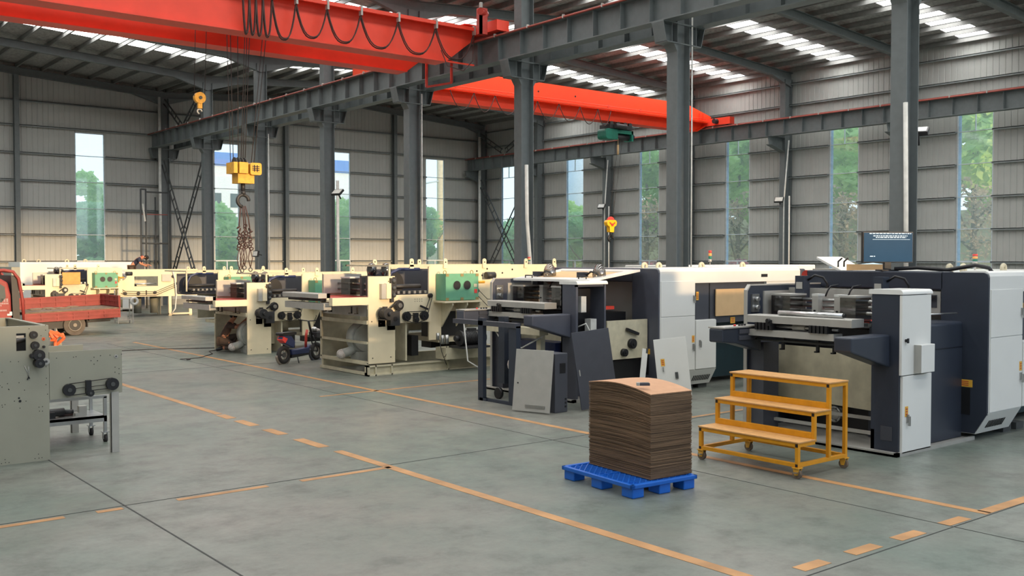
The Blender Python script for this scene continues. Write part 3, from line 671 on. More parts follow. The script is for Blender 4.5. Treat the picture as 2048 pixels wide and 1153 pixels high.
def motor(par, m, c, ax, L, r, name='motor', fan=True):
    c = Vector(c); a = Vector(ax).normalized(); p0 = c-a*L/2; p1 = c+a*L/2; mb = MB()
    mb.cyl(p0, p1, r*.92, 18); mb.cyl(p0-a*.03, p0+a*.02, r, 18); mb.cyl(p1-a*L*.25, p1, r, 18)
    for k in range(8): q = p0+a*(L*.1+k*L*.07); mb.cyl(q, q+a*.012, r, 16)
    mb.cyl(p0-a*.14, p0-a*.02, r*.35, 10); t = Vector((0, 0, r*1.0)); mb.cbox(tuple(c+t), (L*.3 if abs(a.x) > .5 else r*.7, L*.3 if abs(a.y) > .5 else r*.7, r*.5))
    mb.cbox(tuple(c-Vector((0, 0, r*1.02))), (L*.8 if abs(a.x) > .5 else r*1.6, L*.8 if abs(a.y) > .5 else r*1.6, .03))
    return mb.build(name, m, par)
def pulley(par, x, y, z, r, ax=(0, -1, 0), d=.07):
    a = Vector(ax); p = Vector((x, y, z)); mb = MB().cyl(p, p+a*d, r, 20).cyl(p+a*d, p+a*(d+.012), r*.8, 20).cyl(p+a*(d+.012), p+a*(d+.03), r*.3, 10)
    return mb.build('pulley', M['black'], par)
def feed_table(t, beam_m, arm_m, arms=True):
    # upper and lower cross beams with the shaft and pads between them
    MB().prism(rounded(-.30, -.02, 1.605, 1.712, .015, 'tl'), 'y', .5, 2.14).build('upper_beam', beam_m, t)
    MB().box(-.30, -.1, .76, 2.14, 1.42, 1.51).build('lower_beam', beam_m, t)
    MB().box(-.1, .2, .72, 2.14, 1.38, 1.42).build('beam_shelf', M['charcoal'], t)
    cyl('shaft', M['steel_bright'], t, (-.2, .75, 1.56), (-.2, 2.05, 1.56), .02)
    MB().cyl((-.2, 1.25, 1.56), (-.2, 1.45, 1.56), .035).build('shaft_coupling', M['alu'], t)
    for y in (.98, 1.85):
        mb = MB()
        for k in range(5): mb.box(-.33, -.05, y-.14+.06*k, y-.1+.06*k, 1.51, 1.61)
        mb.build('brush_block', M['black'], t)
    MB().box(-.34, -.3, 1.72, 1.8, 1.57, 1.65).cyl((-.36, 1.76, 1.64), (-.32, 1.76, 1.64), .03).build('clamp', M['black'], t)
    MB().cyl((-.15, .8, 1.36), (-.15, 2.1, 1.36), .018).build('tie_rod', M['steel_dark'], t)
    for y in (.85, 1.1, 1.65): MB().box(-.16, -.13, y-.02, y+.02, 1.24, 1.4).box(-.2, -.13, y-.02, y+.02, 1.24, 1.26).build('hanger', M['black'], t)
def rollers(t, guards=True):
    for x, z in ((.75, 1.90), (.75, 1.82), (.7, 1.74)): cyl('cross_shaft', M['steel_bright'], t, (x, .38, z), (x, 2.36, z), .026)
    MB().box(.95, 1.0, .4, 2.35, 1.90, 2.06).build('rear_cover', M['alu'], t)
    MB().box(.9, 1.3, .4, 2.35, 1.56, 1.62).build('feed_bed', M['machine_red'], t)
    for y in (1.67, 1.31):
        MB().box(.62, .78, y-.05, y+.05, 1.58, 1.96).build('bearing_block', M['alu'], t); MB().box(.62, .78, y-.055, y+.055, 1.96, 1.99).build('block_cap', M['white_plastic'], t)
        MB().cyl((.6, y, 1.75), (.62, y, 1.75), .014).build('bolt', M['black'], t)
        MB().tube([(.8, y-.05, 1.95), (.82, y-.07, 2.03), (.85, y-.1, 2.1), (.95, y-.16, 2.12)], .012, 6).build('hose', M['black'], t)
    for y0, y1 in ((1.95, 2.27), (.90, 1.14)):
        MB().box(.42, .8, y0, y1, 1.62, 1.96).build('guard_cover', M['smoked'], t)
        MB().box(.41, .81, y0-.01, y1+.01, 1.96, 1.985).build('guard_top', M['alu'], t)
    for y in (2.06, .80):
        MB().box(.8, .95, y-.075, y+.075, 1.92, 2.24).build('servo_motor', M['navy'], t); MB().box(.79, .8, y-.05, y+.05, 2.05, 2.15).build('name_plate', M['alu'], t)
    for y in (1.98, .72):
        MB().tube([(.9, y, 2.18), (.92, y-.1, 2.25), (.95, y-.22, 2.22), (1.0, y-.26, 2.12), (1.0, y-.22, 2.04), (1.02, y-.12, 2.02)], .018, 7).build('motor_cable', M['black'], t)
    mb = MB()
    for k in range(12): mb.box(.45, .6, .55+k*.13, .6+k*.13, 1.58, 1.62)
    mb.build('feed_fingers', M['steel_dark'], t)

def die_cutter(lab, ox, oy, xend, near=True):
    t = machine(lab, ox, oy); nv, wh = M['navy' if near else 'slate'], M['white_paint']
    # base
    MB().box(-.1, 1.9, -.02, .02, 0, .05).box(-.1, -.02, -.02, 2.7, 0, .05).box(-.1, 1.9, 0, 2.6, .0, .03).build('base_frame', M['alu'], t)
    # near operator column
    if near:
        MB().prism(rounded(.02, .4, .04, 2.07, .07, 'tl'), 'x', 0, .68).build('side_column', nv, t)
        MB().prism(rounded(-.03, .44, 2.04, 2.10, .05, 'tl'), 'x', -.01, .72).build('column_cap', wh, t)
        MB().box(.0, .70, -.02, .02, 1.02, 2.03).build('upper_door', wh, t, bevel=.006); MB().box(.03, .73, -.02, .02, .03, 1.01).build('lower_door', wh, t, bevel=.006)
        bxo = MB().box(.29, .62, -.12, -.02, 1.04, 1.40).build('switch_box', wh, t, bevel=.008)
        MB().box(.285, .30, -.118, -.02, 1.045, 1.395).build('switch_box_edge', M['alu'], bxo)
        MB().cyl((.08, -.02, 1.46), (.08, -.05, 1.46), .02).box(.06, .1, -.06, -.05, 1.43, 1.49).build('key_lock', M['black'], t)
        warn(t, .12, -.02, .56); handle(t, .14, -.02, .47)
        MB().box(-.006, 0, .1, .26, .18, .36).build('name_plate', M['charcoal'], t)
    else:
        MB().box(0, .05, .02, .4, .04, 2.07).box(0, .7, .02, .05, 2.0, 2.05).box(.66, .7, .0, .4, .04, 2.07).box(0, .7, .37, .4, .04, 2.07).build('side_column', nv, t)
        MB().prism(rounded(-.03, .44, 2.04, 2.10, .05, 'tl'), 'x', -.01, .72).build('column_cap', wh, t)
        MB().box(.2, .32, .1, .2, 1.55, 1.83).build('control_module', M['white_plastic'], t); MB().box(.38, .52, .05, .2, 1.15, 1.43).build('control_module', M['white_plastic'], t)
        MB().tube([(.12, .1, 1.3), (.22, .0, 1.36), (.3, -.03, 1.2), (.32, 0, .95)], .014, 6).build('white_cable', M['white_plastic'], t)
        MB().box(.08, .6, .3, .36, 1.0, 1.95).build('wiring', M['black'], t)
    # far side plate
    MB().prism(rounded(0, 1.8, .04, 2.1, .09, 'tl'), 'y', 2.375, 2.42).build('far_side_cover', nv, t)
    MB().prism([(-.015, .04), (0, .04), (0, 2.02), (.07, 2.1), (1.8, 2.1), (1.8, 2.12), (.06, 2.12), (-.015, 2.04)], 'y', 2.37, 2.425).build('edge_trim', M['alu'], t)
    MB().box(.36, 1.4, 2.35, 2.38, 1.56, 2.02).build('inner_panel', M['alu'], t)
    pn = MB().box(.08, .24, 2.345, 2.375, 1.72, 1.98).build('knob_plate', M['steel_bright'], t)
    for z in (1.79, 1.91): MB().cyl((.16, 2.35, z), (.16, 2.29, z), .032, 14).build('knob', M['silver'], pn)
    # arms
    MB().prism([(-.88, 1.35), (.0, 1.11), (.0, 1.53), (-.88, 1.53)], 'y', .14, .38).build('arm', nv, t, bevel=.02)
    a = MB().prism([(-.86, 1.34), (-.55, 1.31), (0, 1.18), (.0, 1.53), (-.86, 1.53)], 'y', 2.12, 2.36).build('arm', nv, t, bevel=.02)
    MB().box(-.86, 0, 2.1, 2.37, 1.53, 1.55).build('arm_top', M['alu'], a)
    for z in (1.36, 1.45): MB().box(-.52, -.02, 2.10, 2.12, z, z+.06).build('slot', M['charcoal'], a)
    for i, x in enumerate((-.5, -.4, -.34, -.28)): MB().cyl((x, 2.2, 1.55), (x, 2.2, 1.575), .018, 10).build('push_button', M['red_mark' if i == 0 else 'black'], a)
    feed_table(t, M['alu'], nv); rollers(t)
    # cream drop panel, sloping bottom, far post and lower frame
    MB().prism([(.4, .40), (2.36, .46), (2.36, 1.22), (.4, 1.22)], 'x', .7, .74).build('drop_panel', M['cream_shade'], t)
    MB().box(.05, .4, 2.12, 2.4, .02, 1.3).build('rear_post', M['charcoal'], t)
    MB().box(.3, .36, .4, 2.3, .16, .20).box(.0, .05, .35, .4, 0, .3).box(.6, .66, .4, 2.3, .30, .34).build('lower_rails', M['alu'], t)
    o = MB().ring((.75, 1.43, .29), (1, 0, 0), .1, .022, 20, 8).build('suction_flange', M['steel_bright'], t); MB().cyl((.76, 1.43, .29), (1.0, 1.43, .29), .085, 18).build('pipe', M['alu'], o)
    for k in range(6): cyl('bolt', M['black'], o, (.72, 1.43+.1*math.cos(k*PI/3), .29+.1*math.sin(k*PI/3)), (.735, 1.43+.1*math.cos(k*PI/3), .29+.1*math.sin(k*PI/3)), .01, 8)
    MB().box(.9, 1.7, .5, 2.3, .05, 1.5).build('inner_housing', M['black'], t)
    # second cabinet (recessed)
    if near:
        MB().prism(rounded(.12, .9, .04, 1.63, .04, 'tl'), 'x', .76, 1.8).build('recessed_cabinet', nv, t)
        MB().box(.76, 1.8, .112, .12, 1.28, 1.285).build('seam', M['black'], t)
        MB().tube([(.8, .2, 1.75), (1.6, .1, 1.75)], .012, 6).build('rod', M['silver'], t)
    # portal beam
    MB().box(1.8, 2.1, .4, 2.7, 2.05, 2.31).build('portal_beam', nv, t, bevel=.02)
    MB().prism(rounded(2.62, 2.72, 1.6, 2.31, .09, 'tr'), 'x', 1.79, 2.12).build('portal_end', M['machine_red'], t)
    ho_ = MB().box(1.82, 1.86, .45, 2.42, 1.72, 2.03).build('hinged_cover', M['alu'], t) if near else None
    if near:
        MB().box(1.815, 1.82, .50, .62, 1.8, 1.98).build('cover_window', M['charcoal'], ho_)
        MB().box(1.75, 1.8, .5, 2.3, 1.93, 1.97).build('dark_bar', M['black'], t)
    # main body
    yf = -.23
    MB().prism([(yf+.17, .1), (.43, .1), (.43, 2.30), (yf+.07, 2.30), (yf+.02, 2.28), (yf, 2.23), (yf, .38)], 'x', 1.8, 1.84).build('body_end', nv, t)
    MB().box(1.84, 2.82, yf+.34, .43, .1, 2.28).build('body_core', nv, t)
    MB().prism([(yf, .39), (yf+.4, .39), (yf+.4, 2.32), (yf+.06, 2.32), (yf+.02, 2.30), (yf, 2.25)], 'x', 1.84, 2.80).build('white_side', wh, t)
    MB().box(1.86, 2.79, yf-.015, yf, 1.42, 2.07).build('upper_door', wh, t, bevel=.005); MB().box(1.86, 2.79, yf-.015, yf, .40, 1.41).build('middle_door', wh, t, bevel=.005)
    MB().prism([(yf-.005, .39), (yf+.165, .09), (yf+.42, .09), (yf+.42, .39)], 'x', 1.82, 3.42 if not near else 2.80).build('skirt', wh, t)
    x1 = 3.42 if not near else 2.8
    for k in range(10):
        xx = (2.0 if near else 2.85)+k*.05
        MB().prism([(yf+.055, .27), (yf+.07, .27), (yf+.128, .165), (yf+.113, .165)], 'x', xx, xx+.022).build('vent_slot', M['black'], t)
    warn(t, 2.74, yf-.015, .98); handle(t, 2.74, yf-.015, .84); handle(t, 2.75, yf-.015, 1.75)
    warn(t, 1.80, .1, .78, 'x', .26, .1)
    vb = MB().box(1.79, 1.8, .0, .3, .35, .72).build('vent_box', M['black'], t)
    if not near:
        for k in range(3): MB().box(1.785, 1.79, .04+k*.08, .09+k*.08, .4, .66).build('fitting', M['charcoal'], vb)
    # rear run of the body
    MB().box(2.82, 3.42, yf+.02, .43, .39, 1.33).build('lower_cabinet', wh, t); MB().box(2.83, 3.41, yf-.01, yf+.02, .40, 1.32).build('lower_door', wh, t, bevel=.005)
    handle(t, 2.93, yf-.01, .9)
    MB().prism([(yf, 2.03), (.2, 2.03), (.2, 2.32), (yf+.08, 2.32), (yf+.02, 2.30), (yf, 2.24)], 'x', 2.80, xend).build('roof_fascia', wh, t)
    MB().prism([(2.8, 1.25), (xend-1.0, 1.25), (xend-1.0, 2.03), (xend-1.15, 2.1), (2.8, 2.1)], 'y', yf+.08, yf+.12).build('recess_panel', M['charcoal'], t)
    MB().box(3.3, 3.32, yf+.07, yf+.08, 1.3, 2.02).build('panel_joint', M['black'], t); MB().box(xend-1.1, xend, yf+.02, .3, .9, 2.03).build('end_block', wh, t)
    cb = MB().box(3.45, 4.5, yf+.03, yf+.05, 1.38, 1.90).build('cardboard_screen', M['beige'], t)
    warn(t, 4.0, yf+.07, 1.28, w=.14, h=.12); warn(t, 2.95, yf+.07, 1.78, w=.07, h=.16)
    MB().box(xend-1.3, xend-1.1, yf-.005, yf, 2.12, 2.18).build('grip_slot', M['black'], t)
    MB().box(xend, xend+.2, yf, 2.4, .2, 2.28).build('rear_frame', nv, t, bevel=.03)
    MB().prism([(.4, 1.2), (2.5, 1.2), (2.5, 2.30), (.4, 2.30)], 'x', 2.1, xend).build('body_top', wh, t)
    MB().box(2.9, xend, .4, 2.4, .1, 1.2).build('dark_underframe', M['teal_dark'], t)
    for x in (2.25, 2.65, 3.9, 5.2):
        if x < xend: MB().ring((x, .55, 2.34), (0, 1, 0), .055, .03, 14, 7).build('lifting_ring', M['cream_shade'], t)
    for x in (2.9, 3.3): MB().box(x-.12, x+.12, .0, .2, 0, .1).build('levelling_foot', M['steel_dark'], t)
    return t
m1 = die_cutter('nearest large navy and white machine, with the yellow steps before its feed end', 11.6, 6.65, 6.5, True)
m2 = die_cutter('long slate and white machine, half dismantled, loose panels leaning at its front', 11.6, 12.65, 6.1, False)
# ---- extras of the nearest machine
t = m1
rl = thing('metal_roll', 'shiny silver roller lying on the front beam of the nearest machine', 'roller', (11.44, 7.36, 1.748))
MB().cyl((0, 0, 0), (-.03, .98, 0), .034, 18).build('tube', M['silver'], rl); MB().cyl((0, -.03, 0), (0, 0, 0), .026, 14).build('end_cap', M['black'], rl)
mo = thing('monitor', 'dark flat monitor showing small white lines of text, on top of the nearest machine', 'monitor', (13.55, 8.0, 2.31))
MB().box(-.13, .13, -.1, .1, 0, .02).build('foot', M['black'], mo); MB().box(-.05, .05, -.03, .03, .02, .2).build('neck', M['black'], mo)
MB().box(-.40, .40, -.03, .03, .12, .58).build('case', M['black'], mo, bevel=.008)
scr = mat('screen', (16, 30, 42), .6, var=.25, scale=3, spec=.15, emit=((44, 74, 94), .5)); sc = MB().box(-.385, .385, -.036, -.031, .135, .565).build('screen', scr, mo)
mt = mat('screen_text', (170, 190, 200), .5, emit=((190, 205, 215), .5)); rnd = random.Random(5); tx = MB()
for r_, (z, a0, a1) in enumerate(((.545, -.3, .36), (.51, -.24, .3), (.487, -.2, .28), (.21, -.29, -.21))):
    x = a0
    while x < a1: l_ = rnd.uniform(.015, .05); tx.box(x, min(x+l_, a1), -.0375, -.0362, z, z+.012); x += l_+.012
tx.box(-.25, .34, -.0375, -.0362, .462, .466); tx.build('screen_text', mt, sc)
mo.rotation_euler = (0, 0, math.radians(-30))
MB().tube([(1.9, 1.2, 2.34), (2.0, .9, 2.36), (2.1, .5, 2.33), (2.2, .15, 2.40), (2.25, -.02, 2.36), (2.27, -.05, 2.3)], .028, 8).build('top_cable', M['black'], t)
# ---- extras of the half dismantled machine
t = m2
MB().box(-.5, -.3, .4, 2.1, 1.16, 1.28).build('under_beam', M['cream_shade'], t)
MB().box(-1.12, -1.04, 1.2, 1.34, .0, 1.45).box(-1.12, -1.04, 1.1, 1.3, 0, .05).build('front_post', M['navy'], t)
MB().box(-1.1, -1.04, .36, 1.34, .0, .05).build('floor_bar', M['navy'], t)
MB().box(-1.1, -1.0, .3, .5, .05, 1.35).build('front_post', M['navy'], t)
MB().box(-.6, -.5, 1.25, 1.42, .25, 1.45).build('inner_post', M['navy'], t)
MB().box(-.3, -.2, .6, .72, .2, 1.3).build('inner_post', M['cream_shade'], t)
MB().box(-1.12, -1.0, .3, 2.1, 1.32, 1.4).build('table_rail', M['charcoal'], t)
MB().tube([(-.4, 1.9, 1.3), (-.5, 1.4, .95), (-.4, 1.0, .9), (-.3, .5, 1.15)], .014, 6).build('white_cable', M['white_plastic'], t)
MB().tube([(-.8, 2.2, 1.3), (-.75, 2.15, .6), (-.7, 1.9, .5)], .014, 6).build('white_cable', M['white_plastic'], t)
cd_ = MB().prism([(.35, 1.9), (.35, 1.93), (1.75, 2.17), (1.75, 2.14)], 'x', 0, .001)
# raised cover with a window held open above the rollers
o = MB()
def tilt(x, z): return (x, 2.07+(x-.45)*.14+z)
for (y0, y1, x0_, x1_) in ((.15, .35, .45, 1.72), (2.1, 2.3, .45, 1.72), (.35, 2.1, .45, .68), (.35, 2.1, 1.5, 1.72)):
    o.prism([tilt(x0_, 0), tilt(x1_, 0), tilt(x1_, .04), tilt(x0_, .04)], 'y', y0, y1)
oc = o.build('open_cover', M['white_paint'], t)
MB().prism([tilt(.68, .005), tilt(1.5, .005), tilt(1.5, .02), tilt(.68, .02)], 'y', .35, 2.1).build('cover_board', M['beige'], oc)
for y in (.45, 1.95): MB().tube([(.55, y-.1, 2.12), (.55, y-.1, 2.17), (.55, y+.1, 2.17), (.55, y+.1, 2.12)], .012, 6).build('cover_grip', M['black'], oc)
MB().box(.75, 1.78, .02, .06, .68, 1.38).build('cream_side_plate', M['cream_shade'], t)
pulley(t, 1.35, .02, .95, .09); pulley(t, 1.15, .02, .8, .07)
MB()._bar((1.2, -.02, 1.22), (1.5, -.02, 1.12), .05).build('lever', M['black'], t)
MB().box(.78, 1.7, .1, .5, .05, .65).build('dark_bay', M['black'], t)
for y in (1.72, .36): MB().sph((.88, y, 2.2), (.12, .13, .2), 10, 8).build('plastic_wrap', M['smoked'], t)
MB().box(-.05, .3, .5, 1.7, .62, 1.0).build('blue_crate', M['scooter_blue'], t)
MB().sph((-.6, .95, .62), (.12, .16, .15), 10, 8).build('plastic_bag', M['bag_plastic'], t)
cyl('castor_wheel', M['black'], t, (-.78, 1.22, .1), (-.72, 1.22, .1), .1, 16)
# ---- loose panels
p = thing('steel_cabinet', 'grey steel cabinet with square cut-outs standing on the floor before the half dismantled machine', 'cabinet', (10.52, 11.98, 0))
MB().box(0, .27, 0, .65, 0, .96).build('body', M['charcoal'], p, bevel=.01); MB().box(.10, .22, -.006, 0, .64, .80).build('cut_out', M['black'], p)
for z in (.08, .14, .2): MB().box(.21, .24, -.006, 0, z, z+.03).build('cut_out', M['black'], p)
def lean(name, lab, cat, base, w, h, m, lean_, rz, t=.02, th=.0, extra=None):
    q = thing(name, lab, cat, base, rz); o = MB().box(0, w, 0, t, 0, h).build('sheet', M[m], q, bevel=.004)
    q.rotation_euler = (-lean_, th, rz); 
    return q
q = lean('loose_panel', 'light grey flat panel with a small bracket, leaning on the grey steel cabinet', 'panel', (10.13, 12.60, 0.02), .71, 1.0, 'alu', .13, math.radians(-72))
MB().box(.25, .62, -.01, 0, .06, .11).build('bracket', M['steel_bright'], q); MB().cyl((.08, 0, .45), (.08, -.01, .45), .012).build('lock', M['black'], q)
q = lean('loose_panel', 'dark grey tall panel leaning against the open side of the half dismantled machine', 'panel', (11.0, 11.86, 0.02), .84, 1.27, 'charcoal', .14, math.radians(0), th=-.06)
MB().box(.05, .07, -.004, 0, .55, .65).build('label', M['alu'], q)
q = lean('loose_panel', 'large white door panel with a warning sticker, leaning on the long white machine', 'panel', (13.0, 12.02, 0.02), .58, 1.04, 'white_paint', .13, math.radians(-56), th=-.13)
warn(q, .13, 0, .62); MB().box(.12, .14, -.03, 0, .46, .54).build('lock', M['steel_bright'], q); MB().box(.33, .38, -.03, 0, .32, .43).build('hinge', M['steel_dark'], q)
q = lean('loose_panel', 'narrow white trim strip leaning against the navy end of the long white machine', 'panel', (12.5, 12.05, 0.02), .13, .93, 'white_paint', .12, math.radians(0), th=.26)
MB().box(.08, .13, -.003, .0, .86, .95).build('notch', M['steel_dark'], q)
# ================================================================== CREAM MACHINES
def cream_machine(lab, ox, oy, oz, full=True, rails=((.84, .92), (.42, .47), (.0, .05)), bly=0, base=False, length=5.4, feeder=True, box_=True, motor_=True, col='cream', board=None):
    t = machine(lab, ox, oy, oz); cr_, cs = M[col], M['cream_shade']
    if base:
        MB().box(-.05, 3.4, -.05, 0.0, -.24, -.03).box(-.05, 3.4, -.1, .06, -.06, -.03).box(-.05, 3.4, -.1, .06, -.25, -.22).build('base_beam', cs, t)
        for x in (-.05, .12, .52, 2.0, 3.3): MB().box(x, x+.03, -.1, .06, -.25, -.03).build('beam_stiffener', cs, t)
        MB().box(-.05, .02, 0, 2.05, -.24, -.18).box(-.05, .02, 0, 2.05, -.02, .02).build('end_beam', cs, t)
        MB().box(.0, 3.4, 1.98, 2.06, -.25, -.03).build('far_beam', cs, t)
    if feeder:
        pl = MB().box(0, .66, -.02, .01, 0, 1.86).build('front_plate', cr_, t)
        for x, z in ((.08, .9), (.3, .85), (.1, .12), (.55, .12), (.5, 1.75)): cyl('bolt', M['black'], pl, (x, -.028, z), (x, -.02, z), .012, 8)
        MB().box(.27, .38, -.12, -.02, 1.38, 1.70).build('switch_box_edge', M['alu'], t); MB().box(.38, .50, -.14, -.02, 1.38, 1.71).build('switch_box', cr_, t, bevel=.008)
        MB().box(.24, .42, -.02, -.018, .78, 1.1).box(.46, .66, -.02, -.018, .7, 1.1).build('mounting_plate', M['alu'], t)
        motor(t, M['motor_dark'], (.3, -.2, 1.07), (0, 1, 0), .26, .12)
        MB().box(.44, .68, -.2, -.03, .80, 1.1).build('gearbox', M['motor_dark'], t, bevel=.01); cyl('gearbox_cap', M['black'], t, (.56, -.21, .95), (.56, -.2, .95), .05)
        pulley(t, .72, -.04, 1.23, .11); cyl('hub', M['steel_bright'], t, (.72, -.12, 1.23), (.72, -.15, 1.23), .05)
        MB().tube([(.50, -.1, 1.18), (.72, -.1, 1.34)], .02, 6).tube([(.50, -.1, 1.02), (.74, -.1, 1.12)], .02, 6).build('drive_belt', M['rubber'], t)
        MB().box(.52, .6, -.08, -.02, 1.3, 1.82).box(.6, .68, -.05, 0, 1.5, 1.84).build('cam_unit', M['motor_dark'], t)
        for z in (1.45, 1.6, 1.75): MB().sph((.6, -.08, z), .05, 8, 6).build('fitting', M['steel_dark'], t)
        MB().box(-.85, 0, -.02, .12, 1.26, 1.42).build('arm', cr_, t)
        MB().box(-.03, .0, 2.0, 2.07, -.02, 1.3).build('far_post', cs, t)
        for z0_, z1_ in rails: MB().box(-.03, .03, 0, 2.06, z0_, z1_).build('end_rail', cs, t)
        MB().box(.02, .04, .1, 2.04, 1.0, 1.24).build('end_panel', M['alu'], t)
        for y in (.35, .6, 1.5, 1.75): MB().box(-.06, -.03, y, y+.02, 1.05, 1.2).box(-.12, -.03, y, y+.02, 1.05, 1.07).build('hook_bracket', M['black'], t)
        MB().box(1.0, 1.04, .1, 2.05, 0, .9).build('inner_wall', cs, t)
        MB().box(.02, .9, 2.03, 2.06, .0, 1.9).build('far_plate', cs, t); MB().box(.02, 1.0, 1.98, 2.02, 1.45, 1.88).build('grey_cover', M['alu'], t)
        MB().prism(rounded(-.9, -.62, 1.40, 1.50, .02, 'tl'), 'y', .5, 2.18).build('upper_beam', M['alu'], t); MB().box(-.88, -.7, .3, 2.1, 1.16, 1.30).build('lower_beam', M['alu'], t)
        MB().box(-.7, -.62, .5, .54, 1.32, 1.5).build('beam_end', cr_, t)
        MB().box(-.8, -.5, .6, 2.1, 1.33, 1.37).build('pads', M['black'], t); MB().box(-.6, .6, .1, 2.0, 1.36, 1.40).build('feed_bed', M['machine_red'], t)
        MB().box(.2, .62, 1.1, 1.5, 1.43, 1.8).build('guard_cover', M['smoked'], t); MB().box(.19, .63, 1.09, 1.51, 1.8, 1.83).build('guard_top', M['white_plastic'], t)
        MB().box(.2, .6, .1, .35, 1.42, 1.8).build('guard_cover', M['smoked'], t)
        for z in (1.55, 1.68): cyl('cross_shaft', M['steel_bright'], t, (.4, .1, z), (.4, 2.0, z), .026)
        for y in (.55, .8): MB().box(.32, .48, y, y+.08, 1.42, 1.86).build('bearing_block', M['steel_dark'], t)
        for y in (.9, .3):
            MB().box(.6, .74, y, y+.13, 1.8, 2.08).build('servo_motor', M['navy'], t); MB().sph((.67, y+.06, 1.98), (.12, .12, .17), 8, 6).build('plastic_wrap', M['smoked'], t)
        # blower in the feed bay
        bl = MB().cyl((.35, .7+bly, .5), (.35, .96+bly, .5), .34, 24).cyl((.35, .65+bly, .5), (.35, .7+bly, .5), .3, 24).tube([(.2, .83+bly, .3), (.05, .9+bly, .2), (-.08, .95+bly, .16)], .1, 12).box(.15, .55, .65+bly, 1.0+bly, 0, .2).build('blower', M['blower'], t)
        MB().sph((-.1, .96+bly, .15), (.11, .12, .11), 10, 8).build('wrapped_outlet', M['bag_plastic'], bl)
    # lower side plate with belt drive
    if feeder:
        sp_ = MB().box(.66, 1.62, .02, .06, .84, 1.45).build('side_plate', cr_, t)
        for i in range(8): cyl('bolt_hole', M['black'], sp_, (1.2+.06*(i % 4), .015, 1.3+.05*(i//4)), (1.2+.06*(i % 4), .02, 1.3+.05*(i//4)), .008, 6)
        pulley(t, .96, .02, .98, .1); pulley(t, 1.42, .02, .98, .1); MB().box(1.14, 1.24, -.06, .02, .86, 1.05).build('tensioner', M['black'], t); pulley(t, 1.2, .0, .9, .06)
        mb = MB()
        for z0, z1 in ((1.08, 1.08), (.88, .82), (1.0, 1.0)): mb.tube([(.96, -.03, z0), (1.2, -.03, z1 if z1 != z0 else z0), (1.42, -.03, z0)], .009, 5)
        mb.tube([(1.42, -.03, 1.05), (1.58, -.03, 1.42)], .009, 5).tube([(1.5, -.03, 1.0), (1.62, -.03, 1.38)], .009, 5); mb.build('belt', M['rubber'], t)
        pulley(t, 1.58, .02, 1.42, .05); MB()._bar((1.3, -.04, 1.2), (1.5, -.04, 1.12), .04).build('lever', M['black'], t)
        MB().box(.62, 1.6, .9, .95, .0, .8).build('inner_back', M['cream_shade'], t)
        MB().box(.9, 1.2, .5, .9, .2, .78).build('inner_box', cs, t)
        MB().box(1.42, 1.6, .5, .9, .05, .5).build('dark_unit', M['motor_dark'], t)
    # open bay with drum
    MB().box(.56, 1.64, .06, .10, 2.06, 2.10).box(.56, .60, .06, .10, 1.45, 2.06).box(.56, .60, .1, 1.94, 2.06, 2.10).box(.56, 1.64, 1.9, 1.94, 2.06, 2.10).build('bay_frame', cs, t)
    MB().box(.66, 2.9, 1.1, 1.14, 1.36, 2.0).build('bay_back', M['charcoal'], t); MB().box(.66, 2.9, .3, 1.1, 1.34, 1.36).build('bay_floor', M['motor_dark'], t)
    MB().cyl((1.0, .6, 1.68), (1.0, .75, 1.68), .28, 24).build('drum', M['black'], t)
    MB().tube([(.74, .45, 1.5), (.76, .45, 1.75), (.86, .45, 1.92), (1.05, .45, 2.0), (1.6, .45, 2.0)], .035, 8).build('arc_cable', M['scooter_blue'], t)
    MB().cyl((.75, .5, 1.62), (1.65, .5, 1.62), .05).cyl((.75, .3, 1.5), (1.6, .3, 1.5), .03).build('rollers', M['motor_dark'], t)
    mb = MB()
    for k in range(6): mb.box(.8+k*.14, .86+k*.14, .1, .3, 1.47, 1.53)
    mb.build('grippers', M['steel_bright'], t)
    # frame plate to the rear
    bz = .5 if feeder else -.0
    f = MB().grid_front(1.62, length, bz+.55, 2.1, .1, .14, [(4.2, 4.9, 1.2, 1.75)] if length > 5.0 else []).box(1.62, 1.95, .1, .14, .42 if feeder else .0, bz+.55).build('frame_plate', cr_, t)
    for i, (x, z) in enumerate(((2.95, 1.95), (3.1, 1.85), (3.05, 1.7), (3.3, 1.8), (3.5, 1.6), (2.9, 1.6), (3.25, 2.0), (3.7, 1.9), (4.0, 1.98))):
        if x < length-.05: cyl('bolt_hole', M['black'], f, (x, .092, z), (x, .1, z), .022, 8)
    MB().box(1.64, length, 1.9, 1.94, .5, 2.1).build('far_frame_plate', cs, t); MB().box(1.64, length, .14, 1.9, 1.3, 1.34).build('deck', M['motor_dark'], t)
    MB().box(1.95, 2.9, .5, .9, .2, 1.05).build('inner_unit', M['motor_dark'], t); MB().box(1.9, 3.0, .14, 1.9, .35, .45).build('cross_bed', cs, t)
    x = 1.9
    for xx in (1.15, 2.05, 3.15, 4.4, 5.3):
        if xx < length: lug(t, cr_, xx, .06, 2.02, .22, .1)
    for xx in (1.35, 2.6): lug(t, cr_, xx, 1.95, 2.06, .16, .1)
